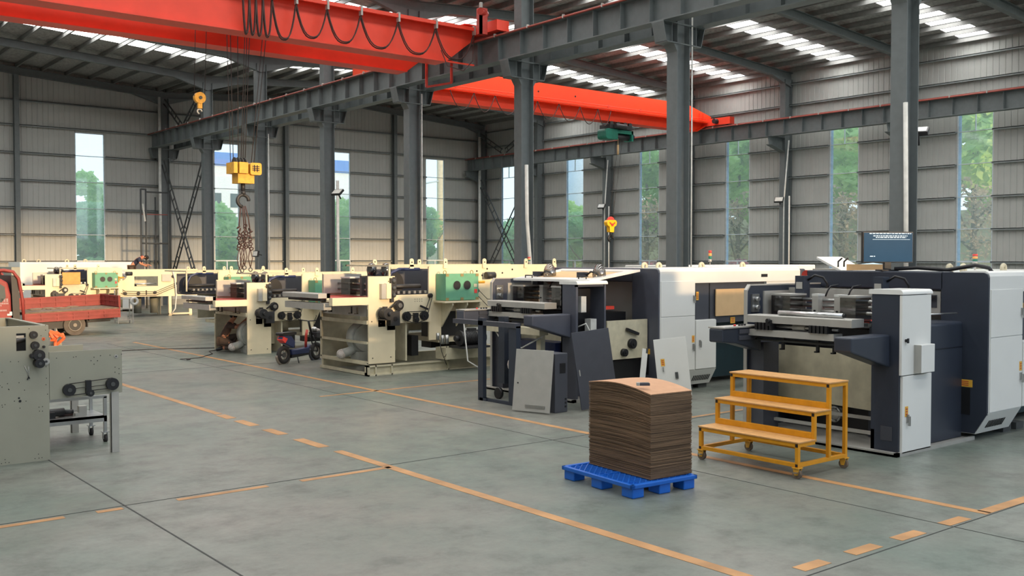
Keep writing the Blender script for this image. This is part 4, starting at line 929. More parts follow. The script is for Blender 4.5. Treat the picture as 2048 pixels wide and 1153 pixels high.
    if box_:
        gb = MB().box(1.8, 2.70, -.30, .08, 1.31, 1.90).build('green_cabinet', M['green_box'], t, bevel=.006)
        for x in (2.10, 2.38):
            MB().cyl((x, -.305, 1.64), (x, -.30, 1.64), .105, 24).build('round_opening', M['black'], gb); MB().ring((x, -.302, 1.64), (0, 1, 0), .108, .008, 24, 6).build('opening_rim', M['green_box'], gb)
        for x in (1.84, 2.24, 2.66):
            for z in (1.34, 1.87): MB().box(x-.04, x+.04, -.308, -.30, z-.03, z+.03).build('corner_tape', M['box_tape'], gb)
        MB().box(2.58, 2.66, -.307, -.30, 1.46, 1.55).build('red_label', M['red_mark'], gb); MB().box(2.57, 2.66, -.307, -.30, 1.6, 1.67).build('paper_label', M['cream_shade'], gb)
        for x in (1.88, 2.62): MB().ring((x, -.15, 1.93), (0, 1, 0), .04, .01, 12, 5).build('eye_bolt', M['box_tape'], gb)
        MB().box(1.74, 2.76, -.36, .1, 1.26, 1.30).build('shelf', cr_, t)
        for x in (1.95, 2.35, 2.7): MB().prism([(.1, .7), (.1, 1.26), (-.34, 1.26), (-.34, 1.2)], 'x', x, x+.03).build('gusset', cs, t)
        MB().box(2.78, 2.82, -.1, -.02, 1.5, 1.75).cyl((2.8, -.12, 1.7), (3.0, -.12, 1.7), .03).build('valve', M['hook_yellow'], t)
    if motor_:
        motor(t, M['motor_dark'], (2.35, -.5, .48), (1, 0, 0), .62, .17, 'drive_motor'); MB().box(1.95, 2.75, -.75, -.2, .26, .3).build('motor_base', M['motor_dark'], t)
        MB().box(1.8, 3.2, -.3, .1, .0, .26).build('support_box', cs, t)
        fr_ = MB().cyl((1.62, -.25, .45), (1.62, -.25, .6), .04).cyl((1.74, -.25, .35), (1.74, -.25, .55), .045).cyl((1.86, -.25, .35), (1.86, -.25, .55), .045).build('air_filter', M['steel_bright'], t)
        MB().tube([(1.66, -.25, .45), (1.68, -.3, .2), (1.78, -.35, -.1)], .008, 5).tube([(1.86, -.25, .35), (1.8, -.3, .1), (1.74, -.3, .05)], .008, 5).build('air_hose', M['black'], fr_)
    if feeder: cyl('spindle', M['motor_dark'], t, (3.1, -.05, 1.85), (3.35, -.05, 1.85), .08)
    if length > 3.1:
        mb = MB()
        for z in (1.25, 1.4): mb.tube([(2.85, .03, z+.2), (3.2, .03, z-.1), (3.6, .03, z-.12)], .008, 5)
        mb.build('belt', M['rubber'], t); pulley(t, 2.9, .1, 1.5, .07)
    return t
cB = cream_machine('cream machine on a raised base, with a green cabinet showing two round openings', 10.8, 18.3, .25, base=True)
cA = cream_machine('cream machine with a man crouching inside its feed end', 10.75, 24.3, 0, length=5.3, motor_=False, rails=((.98, 1.08),), bly=-.25)
cD = cream_machine('cream machine frame without a feed end, behind the crouching man', 11.0, 30.6, 0, feeder=False, length=4.2, motor_=False)
MB().box(1.65, 2.3, -.1, .5, .1, .55).build('grey_pedestal', M['cab_green'], cD); motor(cD, M['motor_dark'], (2.0, .1, .75), (0, 1, 0), .4, .2)
MB().box(1.55, 2.6, -.35, -.15, 1.15, 1.3).box(1.4, 2.4, -.6, -.5, .95, 1.1).build('beam', M['alu'], cD)
# far left machine with the long belt-driven frame
cC = cream_machine('cream machine behind the red truck, with an orange board and a green cabinet', 10.2, 42.0, 0, motor_=False, length=3.0)
MB().box(.62, 1.3, -.1, -.06, 1.45, 1.93).build('orange_board', M['board_orange'], cC)
t = machine('long cream belt frame on legs behind the truck, with a worker leaning over it', 13.2, 42.9, name='belt_frame')
MB().grid_front(0, 3.5, .85, 2.02, 0, .04, [(.75, 1.75, 1.3, 1.72)]).build('frame_plate', M['cream'], t)
MB().box(0, 3.5, 1.5, 1.54, .85, 2.0).build('far_plate', M['cream_shade'], t); MB().box(0.05, 3.45, .04, 1.5, 1.22, 1.27).build('deck', M['motor_dark'], t)
MB().cyl((.8, .1, 1.4), (1.7, .1, 1.4), .03).build('roller', M['silver'], t)
for x in (2.2, 3.1): MB().box(x, x+.13, 0, .13, 0, .85).build('leg', M['cream'], t)
for x in (.2, 2.2): MB().box(x, x+.13, 1.35, 1.48, 0, .85).build('leg', M['cream_shade'], t)
MB().box(2.2, 3.2, -.05, .1, .05, .12).build('foot_rail', M['cream'], t)
for x, z in ((.1, 1.3), (.35, 1.0), (.9, 1.0), (1.6, 1.02), (2.6, 1.4), (2.95, 1.55), (2.4, 1.7), (3.2, 1.3)): pulley(t, x, 0, z, .07)
MB().box(1.22, 1.26, -.04, 0, .93, 1.12).build('bracket', M['black'], t)
mb = MB()
for dz in (0, .08, .16): mb.tube([(-.2, -.05, 1.4-dz), (.35, -.05, 1.1-dz), (1.6, -.05, 1.05-dz), (2.6, -.05, 1.45-dz), (3.3, -.05, 1.6-dz)], .012, 5)
mb.build('belts', M['rubber'], t)
MB().sph((.15, -.25, 1.78), (.22, .15, .22), 12, 8).build('plastic_bag', M['bag_plastic'], t)
for x in (.4, 1.2, 1.9): MB().cyl((x, 1.0, .1), (x, 1.0, .8), .16).build('roll', M['cab_green'], t)
MB().box(1.9, 2.3, -.08, -.0, 1.5, 1.8).build('valve_block', M['alu'], t); MB().tube([(2.35, -.08, 2.0), (2.45, -.1, 1.6), (2.5, -.12, .9), (2.45, -.1, .3), (2.3, -.1, .1)], .03, 6).build('white_hose', M['white_plastic'], t)
# small tube stand next to the truck
t = thing('tube_stand', 'small bare metal tube stand with a white coil beside the tail of the red truck', 'stand', (12.0, 38.8, 0))
for x in (0, .55):
    for y in (0, .4): MB()._bar((x, y, 0), (x, y, .95 if x else 1.3), .035).build('leg', M['alu'], t)
for z in (.12, .55, .93): MB().box(0, .55, 0, .4, z, z+.02).build('shelf', M['alu'], t)
MB().ring((.6, -.02, .85), (0, 1, 0), .12, .05, 14, 7).build('white_coil', M['white_plastic'], t); MB().box(.05, .35, .05, .35, .14, .45).build('box', M['alu'], t)
# white machine in the far left background
t = machine('long white machine with a grey band, in front of the back wall at left', 10.2, 47.6)
MB().prism(rounded(0, 2.2, .1, 2.32, .08, 'tl'), 'x', .35, 5.3).build('body', M['white_paint'], t); MB().box(0, .35, 0, 2.2, .1, 2.1).build('end_block', M['cab_green'], t)
MB().box(5.3, 5.75, 0, 2.2, .1, 2.3).build('end_section', M['navy'], t)
MB().box(1.5, 4.2, -.02, 0, 1.35, 1.9).build('grey_band', M['charcoal'], t)
for x in (1.7, 2.2, 2.6): MB().box(x, x+.2, -.03, -.02, 1.55, 1.8).build('window_slot', M['black'], t)
for x in (.6, 1.2, 2.4, 3.2): MB().ring((x, .4, 2.36), (0, 1, 0), .07, .035, 12, 6).build('lifting_ring', M['cream_shade'], t)
# machines in the right background
t = machine('dark machine with a tilted white cover and tan board, behind the monitor', 19.8, 11.4)
MB().box(0, 2.6, .0, 2.4, 0, 2.15).build('body', M['charcoal'], t, bevel=.03)
MB().prism([(2.05, 2.48), (1.35, 2.15), (1.35, 2.2), (2.05, 2.53)], 'x', 0, 1.0).build('tilted_cover', M['white_paint'], t); MB().box(.2, .24, .3, 1.4, 2.15, 2.36).build('tan_board', M['beige'], t)
for x in (1.55, 1.4): MB().tube([(.1, x, 2.3), (.1, x, 2.42), (.1, x-.1, 2.5)], .02, 6).build('grip', M['black'], t)
def stack_light(lab, p, h=.3):
    s = thing('stack_light', lab, 'signal light', tuple(p)); 
    MB().cyl((0, 0, -h*1.6), (0, 0, 0), .012).build('pole', M['alu'], s)
    for i, c in enumerate(('alu', 'hoist_green', 'board_orange', 'red_mark')): MB().cyl((0, 0, i*h*.25), (0, 0, (i+1)*h*.25-.01), .05 if h > .25 else .04).build('lens', M[c], s)
t = machine('white machine behind the long slate and white one, only its roof showing', 22.0, 19.4)
MB().box(0, 6.5, 0, 2.4, 0, 2.28).build('body', M['white_paint'], t, bevel=.03)
stack_light('slim red, orange and green signal light above the long white machine', onY(1420, 524, 20.0), .36)
stack_light('signal light with red top above the right end of the nearest machine', onY(1950, 528, 8.0), .17)
stack_light('very small red signal light behind the dark half-dismantled machine', onY(1058, 526, 19.6), .16)
t = machine('pale grey machine roof with a blue hose, behind the nearest machine', 24.4, 15.2)
MB().box(0, 3, 0, 1.5, 0, 2.2).build('body', M['alu'], t); MB().tube([(.1, .1, 2.3), (.8, .1, 2.34), (1.5, .1, 2.28)], .03, 6).build('blue_hose', M['film_blue'], t)
# ================================================================== NEAR LEFT: GREY-GREEN CABINET WITH TABLE
Y0 = 13.13
t = thing('machine_side_frame', 'grey-green drilled steel frame with black pulleys and a long side plate, nearest at left', 'machine frame', (2.4, Y0, 0))
W = dict(world=True); cg = M['cab_green']
MB().grid_front(1.4, 3.22, 0, 1.67, Y0, Y0+.025, [(2.855, 2.965, 1.37, 1.585)]).build('front_plate', cg, t, **W)
MB().box(1.4, 3.22, 15.15, 15.18, 0, 1.67).build('rear_plate', cg, t, **W)
MB().box(3.19, 3.22, Y0+.025, 15.15, 0, 1.67).box(3.16, 3.22, Y0+.02, 15.16, 1.655, 1.672).build('end_plate', cg, t, **W)
MB().box(1.4, 3.19, Y0+.02, Y0+.08, 1.655, 1.67).build('top_flange', cg, t, **W)
MB().box(2.7, 3.1, Y0+.5, Y0+.6, 1.2, 1.6).cyl((2.8, Y0+.2, 1.45), (3.1, Y0+.3, 1.5), .03).build('inner_unit', M['motor_dark'], t, **W)
MB().box(2.855, 2.965, Y0+.1, Y0+.14, 1.52, 1.55).build('inner_bar', M['silver'], t, **W)
def blk(u, v, r, d=.05, m='black', nm='pulley'):
    p = onY(u, v, Y0); o = MB().cyl((p.x, Y0-d, p.z), (p.x, Y0, p.z), r, 24).build(nm, M[m], t, **W); MB().cyl((p.x, Y0-d-.01, p.z), (p.x, Y0-d, p.z), r*.35, 12).build('hub', M['steel_dark'], o, **W)
blk(66, 670, .045); blk(69, 691, .048); blk(75, 710, .066, .1); blk(75, 726, .055, .14); blk(92, 723.5, .042, .012, 'alu', 'cover_disc'); blk(87, 678.5, .02, .006, 'orange', 'orange_plug'); blk(87, 694, .016, .03)
blk(63, 712, .028, .08); blk(84, 713, .02, .08)
mb = MB()
rr_ = random.Random(11)
for (u, v) in ((58, 658), (91, 651), (91, 661), (75, 672), (82, 672), (37, 724), (21, 724), (38, 766), (4, 745), (15, 768), (0, 772), (18, 780), (17, 779), (4, 775), (38, 797, ), (29, 803), (52, 803), (40, 817), (4, 811), (10, 810), (5, 815), (78, 815), (85, 814), (79, 823), (85, 823), (77, 909), (70, 918), (78, 917), (84, 916), (10, 920), (18, 926), (11, 926), (3, 928), (49, 781), (93, 757), (92, 770), (95, 789), (92, 734), (78, 735)):
    p = onY(u, v, Y0); r = .012 if (u, v) == (38, 797) else .0055; mb.cyl((p.x, Y0-.002, p.z), (p.x, Y0+.001, p.z), r, 8)
mb.build('drill_holes', M['black'], t, kind='stuff', **W)
p = onY(40, 803, Y0); MB().cyl((p.x, Y0-.004, p.z), (p.x, Y0, p.z), .016, 12).build('plug', M['black'], t, **W)
A_ = onY(57, 757, Y0); MB().tube([onY(49, 732, Y0-.01), onY(55, 745, Y0-.01), A_], .003, 5).tube([onY(57, 732, Y0-.01), onY(58, 745, Y0-.01), A_], .003, 5).build('clear_tube', M['silver'], t, **W)
MB()._bar((A_.x-.015, Y0-.01, A_.z-.02), (A_.x, Y0-.01, A_.z+.02), .01)._bar((A_.x+.012, Y0-.01, A_.z-.005), (A_.x, Y0-.01, A_.z+.02), .01).build('clip', M['black'], t, **W)
# low table part
MB().prism([(3.225, .745), (4.10, .765), (4.10, 1.335), (3.225, 1.335)], 'y', Y0, Y0+.025).build('long_side_plate', cg, t, **W)
MB().prism([(3.225, .745), (4.14, .765), (4.14, 1.255), (3.225, 1.255)], 'y', 15.0, 15.03).build('rear_side_plate', cg, t, **W)
MB().box(4.0, 4.05, Y0+.03, 15.0, .85, .95).box(3.3, 3.35, Y0+.03, 15.0, .85, .95).build('tie_bar', cg, t, **W)
for y in (Y0-.001, 14.95): MB().box(3.955, 4.055, y, y+.008, 0, .78).box(3.955, 3.963, y, y+.06, 0, .78).build('angle_leg', M['alu'], t, **W)
for (u, v, r) in ((137, 780, .075), (223, 768, .078), (179, 786, .045)): blk(u, v, r, .06)
p = onY(176, 775, Y0); MB().box(p.x-.035, p.x+.03, Y0-.05, Y0, p.z-.08, p.z+.09).build('tensioner_plate', M['black'], t, **W)
def belt_(a, b, da, db, r=.006):
    a = onY(*a, Y0); b = onY(*b, Y0); return MB().tube([(a.x, Y0-.04, a.z+da), (b.x, Y0-.04, b.z+db)], r, 6).build('belt', M['rubber'], t, **W)
belt_((137, 780), (223, 768), .075, .078); belt_((137, 780), (223, 768), .01, .0, .004); belt_((137, 780), (179, 786), -.07, -.0); belt_((179, 786), (223, 768), .03, -.05)
blk(232, 713, .024, .006, 'alu', 'cover_disc')
mb = MB()
for (u, v) in ((113, 717), (147, 715), (152, 714), (182, 722), (188, 715), (195, 722), (201, 712), (220, 711), (243, 709), (188, 729), (140, 756), (230, 735), (238, 738), (230, 745), (238, 748)):
    p = onY(u, v, Y0); mb.cyl((p.x, Y0-.002, p.z), (p.x, Y0+.001, p.z), .006, 8)
mb.build('drill_holes', M['black'], t, kind='stuff', **W)
# trolley under the table
def castor(par, x, y, r=.05, m='rubber', h=.13, W_=W, ang=0):
    o = MB().cyl((x-.02, y, r), (x+.02, y, r), r, 16).build('castor_wheel', M[m], par, **W_); 
    MB().box(x-.03, x-.022, y-.02, y+.03, r-.01, h).box(x+.022, x+.03, y-.02, y+.03, r-.01, h).box(x-.045, x+.045, y-.045, y+.045, h, h+.01).build('castor_fork', M['steel_bright'], o, **W_); return o
tr = thing('workshop_trolley', 'low bare steel trolley on castors standing under the grey-green side plate', 'trolley', (3.9, 14.3, 0))
X1 = 4.15
MB().box(3.0, X1, 13.95, 14.63, .33, .36).build('shelf', M['steel_bright'], tr, **W)
for y in (13.95, 14.6): MB().box(3.0, X1, y, y+.04, .28, .36).build('shelf_rail', M['steel_bright'], tr, **W)
for x in (3.05, X1-.04):
    for y in (13.95, 14.6):
        MB().box(x, x+.04, y, y+.04, .13, .62).build('post', M['steel_bright'], tr, **W); castor(tr, x+.02, y+.02)
MB().box(3.0, X1, 13.95, 13.99, .6, .64).build('top_rail', M['steel_bright'], tr, **W)
dr = thing('power_tool', 'black power tool lying on the steel trolley', 'tool', (3.55, 14.2, .36))
MB().cyl((-.18, 0, .06), (.12, .03, .06), .055, 14).build('body', M['black'], dr); MB().cyl((.12, .03, .06), (.24, .05, .05), .03, 10).build('nose', M['motor_dark'], dr); MB().box(-.1, -.02, -.1, 0, 0, .08).build('grip', M['black'], dr)
bt = thing('steel_block', 'short angled steel offcut on the trolley behind the black tool', 'offcut', (3.86, 14.2, .36)); MB().box(0, .1, 0, .1, 0, .12).build('upright', M['alu'], bt); MB().box(-.05, .0, 0, .1, 0, .03).build('foot', M['alu'], bt)
MB().cyl((-.25, .05, .02), (-.07, .05, .02), .02, 10).build('rod', M['cable'], bt)

# ================================================================== PALLET, CARDBOARD, TOOL
ang = math.radians(-4.5)
pl = thing('plastic_pallet', 'blue plastic pallet with a lattice deck, carrying the cardboard stack', 'pallet', (7.36, 7.17, 0), ang)
PW, PL = .93, 1.21; zt = .15
MB().box(0, PW, 0, .045, zt-.045, zt).box(0, PW, PL-.045, PL, zt-.045, zt).box(0, .045, 0, PL, zt-.045, zt).box(PW-.045, PW, 0, PL, zt-.045, zt).build('rim', M['pallet_blue'], pl, bevel=.008)
for y0, y1 in ((.045, .16), (PL/2-.06, PL/2+.06), (PL-.16, PL-.045)):
    for x0, x1 in ((.045, .16), (PW/2-.06, PW/2+.06), (PW-.16, PW-.045)):
        mb = MB(); 
        for a in (x0, x1-.008): mb.box(a, a+.008, y0, y1, zt-.03, zt-.005)
        for a in (y0, y1-.008): mb.box(x0, x1, a, a+.008, zt-.03, zt-.005)
        mb.build('foot_socket', M['pallet_blue'], pl)
mb = MB(); 
for (a0, b0, a1, b1) in ((.045, .045, PW-.045, PL/2), (.045, PL/2, PW-.045, PL-.045)):
    mb.box(a0, a1, b0-.01, b0+.01, zt-.03, zt-.003)
    st = .085; n = 22
    for k in range(-n, n):
        # diagonals clipped to the field
        for sg in (1, -1):
            c = k*st; pts = []
            for (X_, Y_) in ((a0, None), (a1, None), (None, b0), (None, b1)):
                if X_ is not None: y = c+sg*(X_-a0)+b0; 
                if X_ is not None and b0 <= y <= b1: pts.append((X_, y))
                if Y_ is not None:
                    x = a0+(Y_-b0-c)*sg
                    if a0 <= x <= a1: pts.append((x, Y_))
            if len(pts) >= 2:
                p, q = min(pts), max(pts)
                if math.hypot(p[0]-q[0], p[1]-q[1]) > .03: mb._bar((p[0], p[1], zt-.014), (q[0], q[1], zt-.014), .012)
mb.build('deck_lattice', M['pallet_blue'], pl, kind='stuff')
for y in (.02, PL/2-.08, PL-.2):
    for x in (.02, PW/2-.07, PW-.18):
        MB().prism([(x, y), (x+.16, y), (x+.16, y+.18), (x, y+.18)], 'z', 0, zt-.04).build('foot', M['pallet_blue'], pl, bevel=.012)
st_ = thing('cardboard_stack', 'tall stack of bowed brown cardboard sheets with a pale top, on the blue pallet', 'cardboard', (7.70, 7.24, zt), math.radians(-4.5))
SW, SL = .60, 1.04; rnd = random.Random(9)
def bow(x, y, h):   # the pile sags at its front corner and bows along its length
    s = y/SL; f = h/.93; return f*(.055*math.sin(PI*min(1, s*1.0)) + .035*s) - f*.02*(x/SW)*0
mb = MB(); nl = 112; dz = .0080; NY = 9
for k in range(nl):
    gap = .006 if k == 34 else 0
    z = k*dz+(.006 if k >= 34 else 0); jx, jy = rnd.uniform(-.005, .005), rnd.uniform(-.005, .005)
    if k < 34: jx += .003
    th_ = dz*(.62 if rnd.random() < .8 else .35); n0 = len(mb.v)
    for q in range(NY+1):
        y = SL*q/NY; b = bow(0, y, z)
        for (x, zz) in ((0, z+b), (SW, z+b), (SW, z+b+th_), (0, z+b+th_)): mb.v.append((x+jx, y+jy, zz))
    for q in range(NY):
        a = n0+4*q
        for i in range(4): j = (i+1) % 4; mb.f.append((a+i, a+4+i, a+4+j, a+j)); mb.s.append(False)
    mb.f.append((n0, n0+1, n0+2, n0+3)); mb.s.append(False); e = n0+4*NY; mb.f.append((e+3, e+2, e+1, e)); mb.s.append(False)
o = mb.build('sheets', M['card_edge'], st_, kind='stuff')
mb = MB(); z = nl*dz+.006; n0 = 0
core = MB()
for q in range(NY):   # solid core behind the edges keeps light from leaking between sheets
    y0_, y1_ = SL*q/NY, SL*(q+1)/NY; a, b = bow(0, y0_, z), bow(0, y1_, z)
    n = len(core.v); i_ = .012
    core.v += [(i_, max(y0_, i_), 0), (SW-i_, max(y0_, i_), 0), (SW-i_, min(y1_, SL-i_), 0), (i_, min(y1_, SL-i_), 0), (i_, max(y0_, i_), z+a-.01), (SW-i_, max(y0_, i_), z+a-.01), (SW-i_, min(y1_, SL-i_), z+b-.01), (i_, min(y1_, SL-i_), z+b-.01)]
    for f in ((0, 3, 2, 1), (4, 5, 6, 7), (0, 1, 5, 4), (1, 2, 6, 5), (2, 3, 7, 6), (3, 0, 4, 7)): core.f.append(tuple(n+i for i in f)); core.s.append(False)
core.build('light_stop_core', M['card_edge'], st_, kind='stuff')
for q in range(NY+1):
    y = SL*q/NY; b = bow(0, y, z)
    for (x, zz) in ((0, z+b), (SW, z+b), (SW, z+b+.006), (0, z+b+.006)): mb.v.append((x, y, zz))
for q in range(NY):
    a = 4*q
    for i in range(4): j = (i+1) % 4; mb.f.append((a+i, a+4+i, a+4+j, a+j)); mb.s.append(False)
mb.f.append((0, 1, 2, 3)); mb.s.append(False); e = 4*NY; mb.f.append((e+3, e+2, e+1, e)); mb.s.append(False)
mb.build('top_sheet', M['cardboard'], st_)
zs = z+.006+bow(0, SL*.5, z)+.15
kn = thing('hand_tool', 'small grey hand tool lying on top of the cardboard stack', 'tool', (onZ(1279, 772, zs).x, onZ(1279, 772, zs).y, zs+.001), math.radians(-38))
MB().prism(rounded(0, .11, 0, .03, .01, 'tl tr'), 'y', -.022, .022).build('handle', M['charcoal'], kn, bevel=.004)
MB().box(-.035, 0, -.03, .012, 0, .035).build('head', M['alu'], kn, bevel=.004); MB().box(.01, .1, -.012, .012, .03, .034).build('grip', M['steel_bright'], kn)

# ================================================================== YELLOW STEPS
sx, sy, L_ = 9.5, 6.67, 1.45
ys = thing('mobile_steps', 'yellow three-tread steel steps on castors in front of the nearest machine', 'steps', (sx, sy, 0))
b = .045; yl = M['step_yellow']; zb = .13
TR = [(0.0, .33, .415), (.31, .62, .735), (.60, .98, 1.045)]
def bar(nm, x0, x1, y0, y1, z0, z1): return MB().box(x0, x1, y0, y1, z0, z1).build(nm, yl, ys, bevel=.003)
for y in (0, L_-b):
    bar('bottom_rail', 0, .98, y, y+b, zb, zb+b)
    for (x, zt_) in ((0, .39), (.31, .71), (.60, 1.02), (.98-b, 1.02)):
        z0_ = zb if x in (0, .98-b, .60) else .39
        bar('post', x, x+b, y+.0005, y+b-.0005, z0_+(b if z0_ == zb else 0), zt_)
    for i, (x0_, x1_, z) in enumerate(TR): bar('side_rail', x0_, x1_ if i < 2 else .98, y+.001, y+b-.001, z-.055, z-.012)
for x in (0, .98-b): bar('bottom_cross', x+.001, x+b-.001, b, L_-b, zb, zb+b)
for i, (x0_, x1_, z) in enumerate(TR):
    bar('front_rail', x0_, x0_+b, b, L_-b, z-.055, z-.012); bar('rear_rail', x1_-b, x1_, b, L_-b, z-.055, z-.012)
    MB().box(x0_-.008, x1_+.0, -.008, L_+.008, z-.012, z+.006).build('tread', M['step_ply'], ys, bevel=.003)
for i in (0, 1): x = TR[i+1][0]; bar('kick_rail', x, x+b, b, L_-b, TR[i][2]+.006, TR[i][2]+.075)
for (x, z) in ((0, .385), (.31, .705), (.60, 1.015)):
    for y in (0, L_-b):
        MB().box(x-.001, x, y+.006, y+b-.006, z-.025, z+.012).build('end_cap', M['black'], ys)
for y in (0, L_-b): MB().box(-.001, 0, y+.006, y+b-.006, zb+.006, zb+b-.006).build('end_cap', M['black'], ys)
for x in (.03, .95):
    for y in (.03, L_-.03):
        w_ = MB().cyl((x-.02, y, .055), (x+.02, y, .055), .055, 18).build('castor_wheel', M['bark'], ys); MB().cyl((x-.022, y, .055), (x+.022, y, .055), .02, 10).build('wheel_hub', M['steel_dark'], w_)
        MB().prism([(y-.02, .04), (y+.02, .04), (y+.045, .125), (y-.045, .125)], 'x', x-.03, x-.022).prism([(y-.02, .04), (y+.02, .04), (y+.045, .125), (y-.045, .125)], 'x', x+.022, x+.03).box(x-.045, x+.045, y-.045, y+.045, .12, .13).build('castor_fork', M['hook_yellow'], w_)
        if x < .5: MB().box(x-.07, x-.03, y-.03, y+.01, .07, .08).build('brake_pedal', M['steel_bright'], w_)

# ================================================================== RED TRUCK
tk = thing('flatbed_truck', 'faded red flatbed truck with a dusty load bed, cut off at the left edge', 'truck', (7.5, 33.7, 0))
tr_ = M['truck_red']; ya, yb_ = 33.75, 35.75; x0, x1 = 7.62, 10.5
def board(nm, a, b_, y0, y1, z0, z1, ax):
    o = MB().box(a, b_, y0, y1, z0, z1).build(nm, tr_, tk, world=True); n = max(1, round(((b_-a) if ax == 'x' else (y1-y0))/.5)); rb = MB()
    for s in (-1, 1):
        if ax == 'x':
            f = y0-.03 if s < 0 else y1
            for z in (z0+.01, z0+(z1-z0)*.5-.02, z1-.05): rb.box(a, b_, f, f+.03, z, z+.05)
            for k in range(n+1): c = a+(b_-a)*k/n; rb.box(c-.02, c+.02, f-.002, f+.016, z0, z1)
        else:
            f = a-.018 if s < 0 else b_
            for z in (z0+.01, z0+(z1-z0)*.5-.02, z1-.05): rb.box(f, f+.018, y0, y1, z, z+.04)
            for k in range(n+1): c = y0+(y1-y0)*k/n; rb.box(f, f+.016, c-.02, c+.02, z0, z1)
    rb.build('pressed_ribs', tr_, o, world=True); return o
board('near_side_board', x0, x1, ya, ya+.03, .45, .74, 'x'); board('far_side_board', x0, x1, yb_, yb_+.03, .78, 1.16, 'x'); board('tail_board', x1, x1+.03, ya+.02, yb_+.03, .80, 1.17, 'y')
MB().box(x0, x1, ya+.03, yb_, .74, .78).build('load_bed', M['truck_dirt'], tk, world=True)
MB().prism([(ya, .45), (yb_, .76), (yb_, .9), (ya, .82)], 'x', x1+.001, x1+.03).build('tail_corner', tr_, tk, world=True)
rnd = random.Random(2)
for k in range(9):
    x = 8.2+rnd.random()*1.3; y = 34.6+rnd.random()*.9; MB().sph((x, y, .79), (.15+rnd.random()*.14, .1, .04), 8, 5).build('debris', M['truck_dirt'], tk, world=True)
MB().box(6.0, 10.3, 34.1, 34.25, .32, .47).box(6.0, 10.3, 35.2, 35.35, .32, .47).build('chassis', M['motor_dark'], tk, world=True)
MB().box(9.6, 10.35, 34.0, 35.4, .38, .46).box(8.0, 8.8, 33.95, 34.2, .2, .45).build('under_tray', M['motor_dark'], tk, world=True)
for y in (33.8, 35.5):
    w_ = MB().cyl((9.1, y, .29), (9.1, y+.22, .29), .33, 30).build('wheel', M['tire'], tk, world=True)
    MB().ring((9.1, y-.005, .29), (0, 1, 0), .19, .022, 24, 8).build('rim_edge', M['rim'], w_, world=True); MB().cyl((9.1, y-.004, .29), (9.1, y, .29), .18, 24).build('rim', M['motor_dark'], w_, world=True); MB().cyl((9.1, y-.03, .29), (9.1, y, .29), .06, 12).build('hub', M['rim'], w_, world=True)
    MB().cyl((6.2, y, .36), (6.2, y+.2, .36), .33, 24).build('wheel', M['tire'], tk, world=True)
MB().box(9.46, 9.5, 33.8, 34.05, .2, .5).build('mud_flap', M['rubber'], tk, world=True)
# cab
cz = [(.5), (1.0)]
cab = MB().prism([(5.3, .5), (7.25, .5), (7.25, 1.35), (7.18, 1.75), (6.95, 1.9), (5.8, 1.92), (5.35, 1.3)], 'y', ya, yb_).build('cab', tr_, tk, bevel=.05, world=True)
MB().prism([(6.2, 1.15), (6.98, 1.15), (7.1, 1.3), (7.08, 1.62), (6.95, 1.72), (6.2, 1.72)], 'y', ya-.006, ya+.002).build('side_window', M['teal_dark'], cab, world=True)
mb = MB()
for (v0, v1, u0, u1, n) in ((597, 603, 0, 20, 4), (605, 608, 0, 20, 6), (609, 612, 0, 6, 2), (619, 622, 2, 16, 6)):
    for k in range(n):
        ua = u0+(u1-u0)*k/n; ub = ua+(u1-u0)/n*.75; A_ = onY(ua, v0, ya-.01); B_ = onY(ub, v1, ya-.01)
        h = A_.z-B_.z; w_ = B_.x-A_.x
        for q in range(3): mb.box(A_.x, B_.x, ya-.006, ya-.002, B_.z+h*q/2.4, B_.z+h*q/2.4+h*.12)
        mb.box(A_.x+w_*.45, A_.x+w_*.6, ya-.006, ya-.002, B_.z, A_.z)
A_ = onY(16, 630, ya); mb.box(A_.x, A_.x+.14, ya-.006, ya-.002, A_.z-.02, A_.z+.04).box(A_.x+.07, A_.x+.14, ya-.006, ya-.002, A_.z+.04, A_.z+.1)
mb.build('door_lettering', M['window_white'], cab, world=True)
for y in (ya+.05, yb_-.05):
    MB().tube([(7.6, y, .5), (7.58, y, 1.2), (7.5, y, 1.85), (7.35, y, 2.08), (7.1, y, 2.14), (6.6, y, 2.12)], .05, 8).build('hoop', tr_, tk, world=True)
MB().tube([(7.35, ya+.05, 2.08), (7.35, yb_-.05, 2.08)], .04, 8).build('hoop_bar', tr_, tk, world=True)
MB().box(7.3, 7.5, ya+.1, yb_-.1, .5, 1.95).build('rear_rack', M['motor_dark'], tk, world=True)
tk.rotation_euler = (0, -.03, 0)
# orange clutter behind the cabinet
og = thing('orange_bracket_pile', 'tangle of orange welded brackets on the floor between the truck and the grey-green frame', 'brackets', (7.2, 30.0, 0))
rnd = random.Random(4)
P_ = lambda u, v, y: onY(u, v, y)
for (a, b_) in (((100, 663), (118, 668)), ((100, 672), (112, 680)), ((112, 664), (126, 674)), ((102, 681), (112, 681)), ((111, 678), (110, 694)), ((113, 690), (128, 677)), ((124, 668), (128, 678)), ((100, 666), (106, 678)), ((104, 664), (116, 676)), ((112, 676), (120, 668))):
    MB()._bar(P_(*a, 30.0), P_(*b_, 29.9), .07).build('bracket', M['orange'], og, world=True)
MB().box(6.9, 7.35, 30.1, 30.3, 0, .28).build('dark_foot', M['motor_dark'], og, world=True); MB().prism([(7.5, 0), (7.8, 0), (7.65, .5)], 'y', 30.3, 30.5).build('plate', M['cab_green'], og, world=True)
